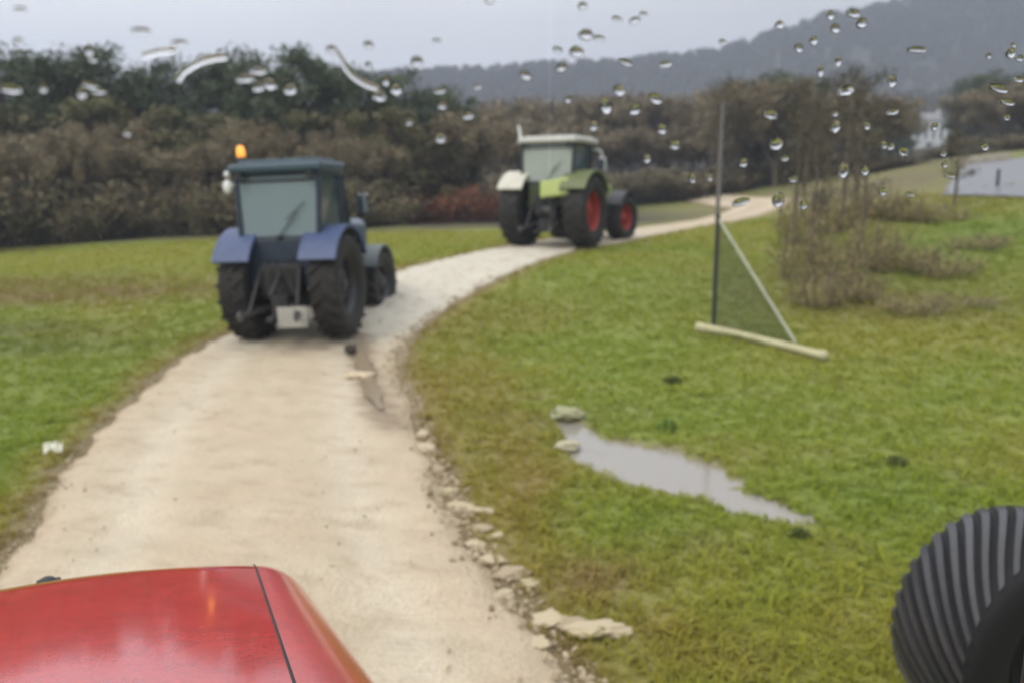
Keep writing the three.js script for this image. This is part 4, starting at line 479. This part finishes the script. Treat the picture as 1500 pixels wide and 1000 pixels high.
  const water = phys(1, 1, 1, 0, { transmission: 1, thickness: 0.003, ior: 1.33 });
  const DROPS = [[0.292, 2.43, 7.1, 5.0], [0.295, 2.41, 11.2, 7.1], [0.321, 2.423, 8.2, 3.6], [0.336, 2.423, 9.3, 4.1], [0.329, 2.392, 11.5, 4.2], [0.364, 2.392, 10.6, 4.2], [0.546, 2.442, 12.7, 5.8], [-0.012, 2.394, 10.1, 3.8], [0.01, 2.388, 8.6, 3.4], [-0.086, 2.356, 10.6, 4.9], [-0.069, 2.357, 4.9, 4.9], [-0.043, 2.36, 8.4, 3.8], [-0.048, 2.355, 5.8, 5.8], [-0.042, 2.38, 5.0, 5.8], [0.057, 2.373, 9.8, 4.0], [0.049, 2.368, 11.5, 4.9], [0.064, 2.365, 9.0, 7.2], [0.077, 2.362, 8.1, 6.3], [0.137, 2.36, 9.4, 6.6], [0.149, 2.365, 8.5, 7.6], [0.142, 2.37, 4.7, 5.6], [0.281, 2.363, 5.1, 5.1], [0.313, 2.359, 9.4, 11.5], [0.324, 2.371, 9.4, 7.3], [0.338, 2.357, 9.5, 7.4], [0.356, 2.366, 11.7, 7.4], [0.363, 2.343, 7.5, 7.5], [0.375, 2.331, 8.7, 6.5], [0.35, 2.32, 6.4, 6.4], [0.393, 2.305, 5.5, 6.6], [0.466, 2.357, 12.4, 6.8], [0.473, 2.333, 12.6, 9.1], [0.535, 2.349, 8.2, 9.4], [0.544, 2.379, 15.2, 7.6], [0.547, 2.312, 9.5, 11.9], [0.515, 2.394, 5.7, 8.0], [0.619, 2.417, 20.4, 4.8], [0.594, 2.389, 8.4, 9.6], [0.597, 2.363, 12.0, 4.8], [0.613, 2.329, 11.0, 7.3], [0.734, 2.42, 10.1, 8.9], [0.722, 2.388, 21.6, 6.3], [0.746, 2.416, 8.9, 5.1], [0.747, 2.397, 11.5, 5.1], [0.735, 2.376, 16.6, 5.1], [0.441, 2.286, 17.0, 5.7], [0.479, 2.287, 10.4, 11.6], [0.209, 2.369, 5.9, 2.9], [0.344, 2.428, 7.3, 3.1], [-0.077, 2.402, 6.4, 2.8], [0.179, 2.399, 5.7, 2.9], [0.416, 2.412, 6.5, 3.3], [-0.08, 2.384, 4.9, 3.2], [0.506, 2.283, 7.0, 7.0], [0.158, 2.343, 4.8, 3.8]];
  { const r = rng(91); for (let i = 0; i < 34; i++) DROPS.push([0.22 + 0.56 * r(), 2.285 + 0.155 * Math.pow(r(), 0.8), 5 + 7 * r() * r() + 1.5 * r(), 3.5 + 4 * r()]); for (let i = 0; i < 14; i++) DROPS.push([-0.12 + 0.34 * r(), 2.33 + 0.11 * r(), 4 + 5 * r(), 3 + 3.5 * r()]); }
  const domes = [1, 2, 3].map((k) => { const g = mergeVertices(new THREE.SphereGeometry(1, 24, 16, 0, TAU, 0, Math.PI).deleteAttribute('normal').deleteAttribute('uv')), p = g.attributes.position; for (let i = 0; i < p.count; i++) { const x = p.getX(i), y = p.getY(i), z = p.getZ(i), q = 1 + 0.13 * n2(Math.atan2(y, x) * 0.9 + k * 5, k); p.setXYZ(i, x * q, y * q, z > 0 ? z * 0.02 : z); } g.computeVertexNormals(); return g; });
  DROPS.forEach(([u, y, w, hh], i) => { const m = new THREE.Mesh(domes[i % 3], water); m.name = 'raindrop'; m.position.set(u, y, -fp - 0.0012); m.scale.set(w / 1700, hh / 1700, Math.min(w, hh) / 1700 * 0.85); m.rotation.z = 0.25 * Math.sin(i * 2.7); pane.add(m); });
  for (const pts of [[[0.007, 2.365], [0.012, 2.371], [0.02, 2.376], [0.028, 2.379], [0.038, 2.381]], [[0.107, 2.39], [0.112, 2.383], [0.118, 2.374], [0.127, 2.368], [0.137, 2.365]], [[-0.012, 2.379], [-0.003, 2.382], [0.008, 2.3835]]]) { const m = part('water_streak', tube(pts.map((p) => [p[0], p[1], 0]), 0.0021, 40, 10).scale(1, 1, 0.8), water, pane); m.position.z = -fp - 0.0022; }
}
scene.traverse((m) => { if (m.isMesh) { m.castShadow = true; m.receiveShadow = true; } if (m.isLight) m.castShadow = true; });
renderer.render(scene, camera);
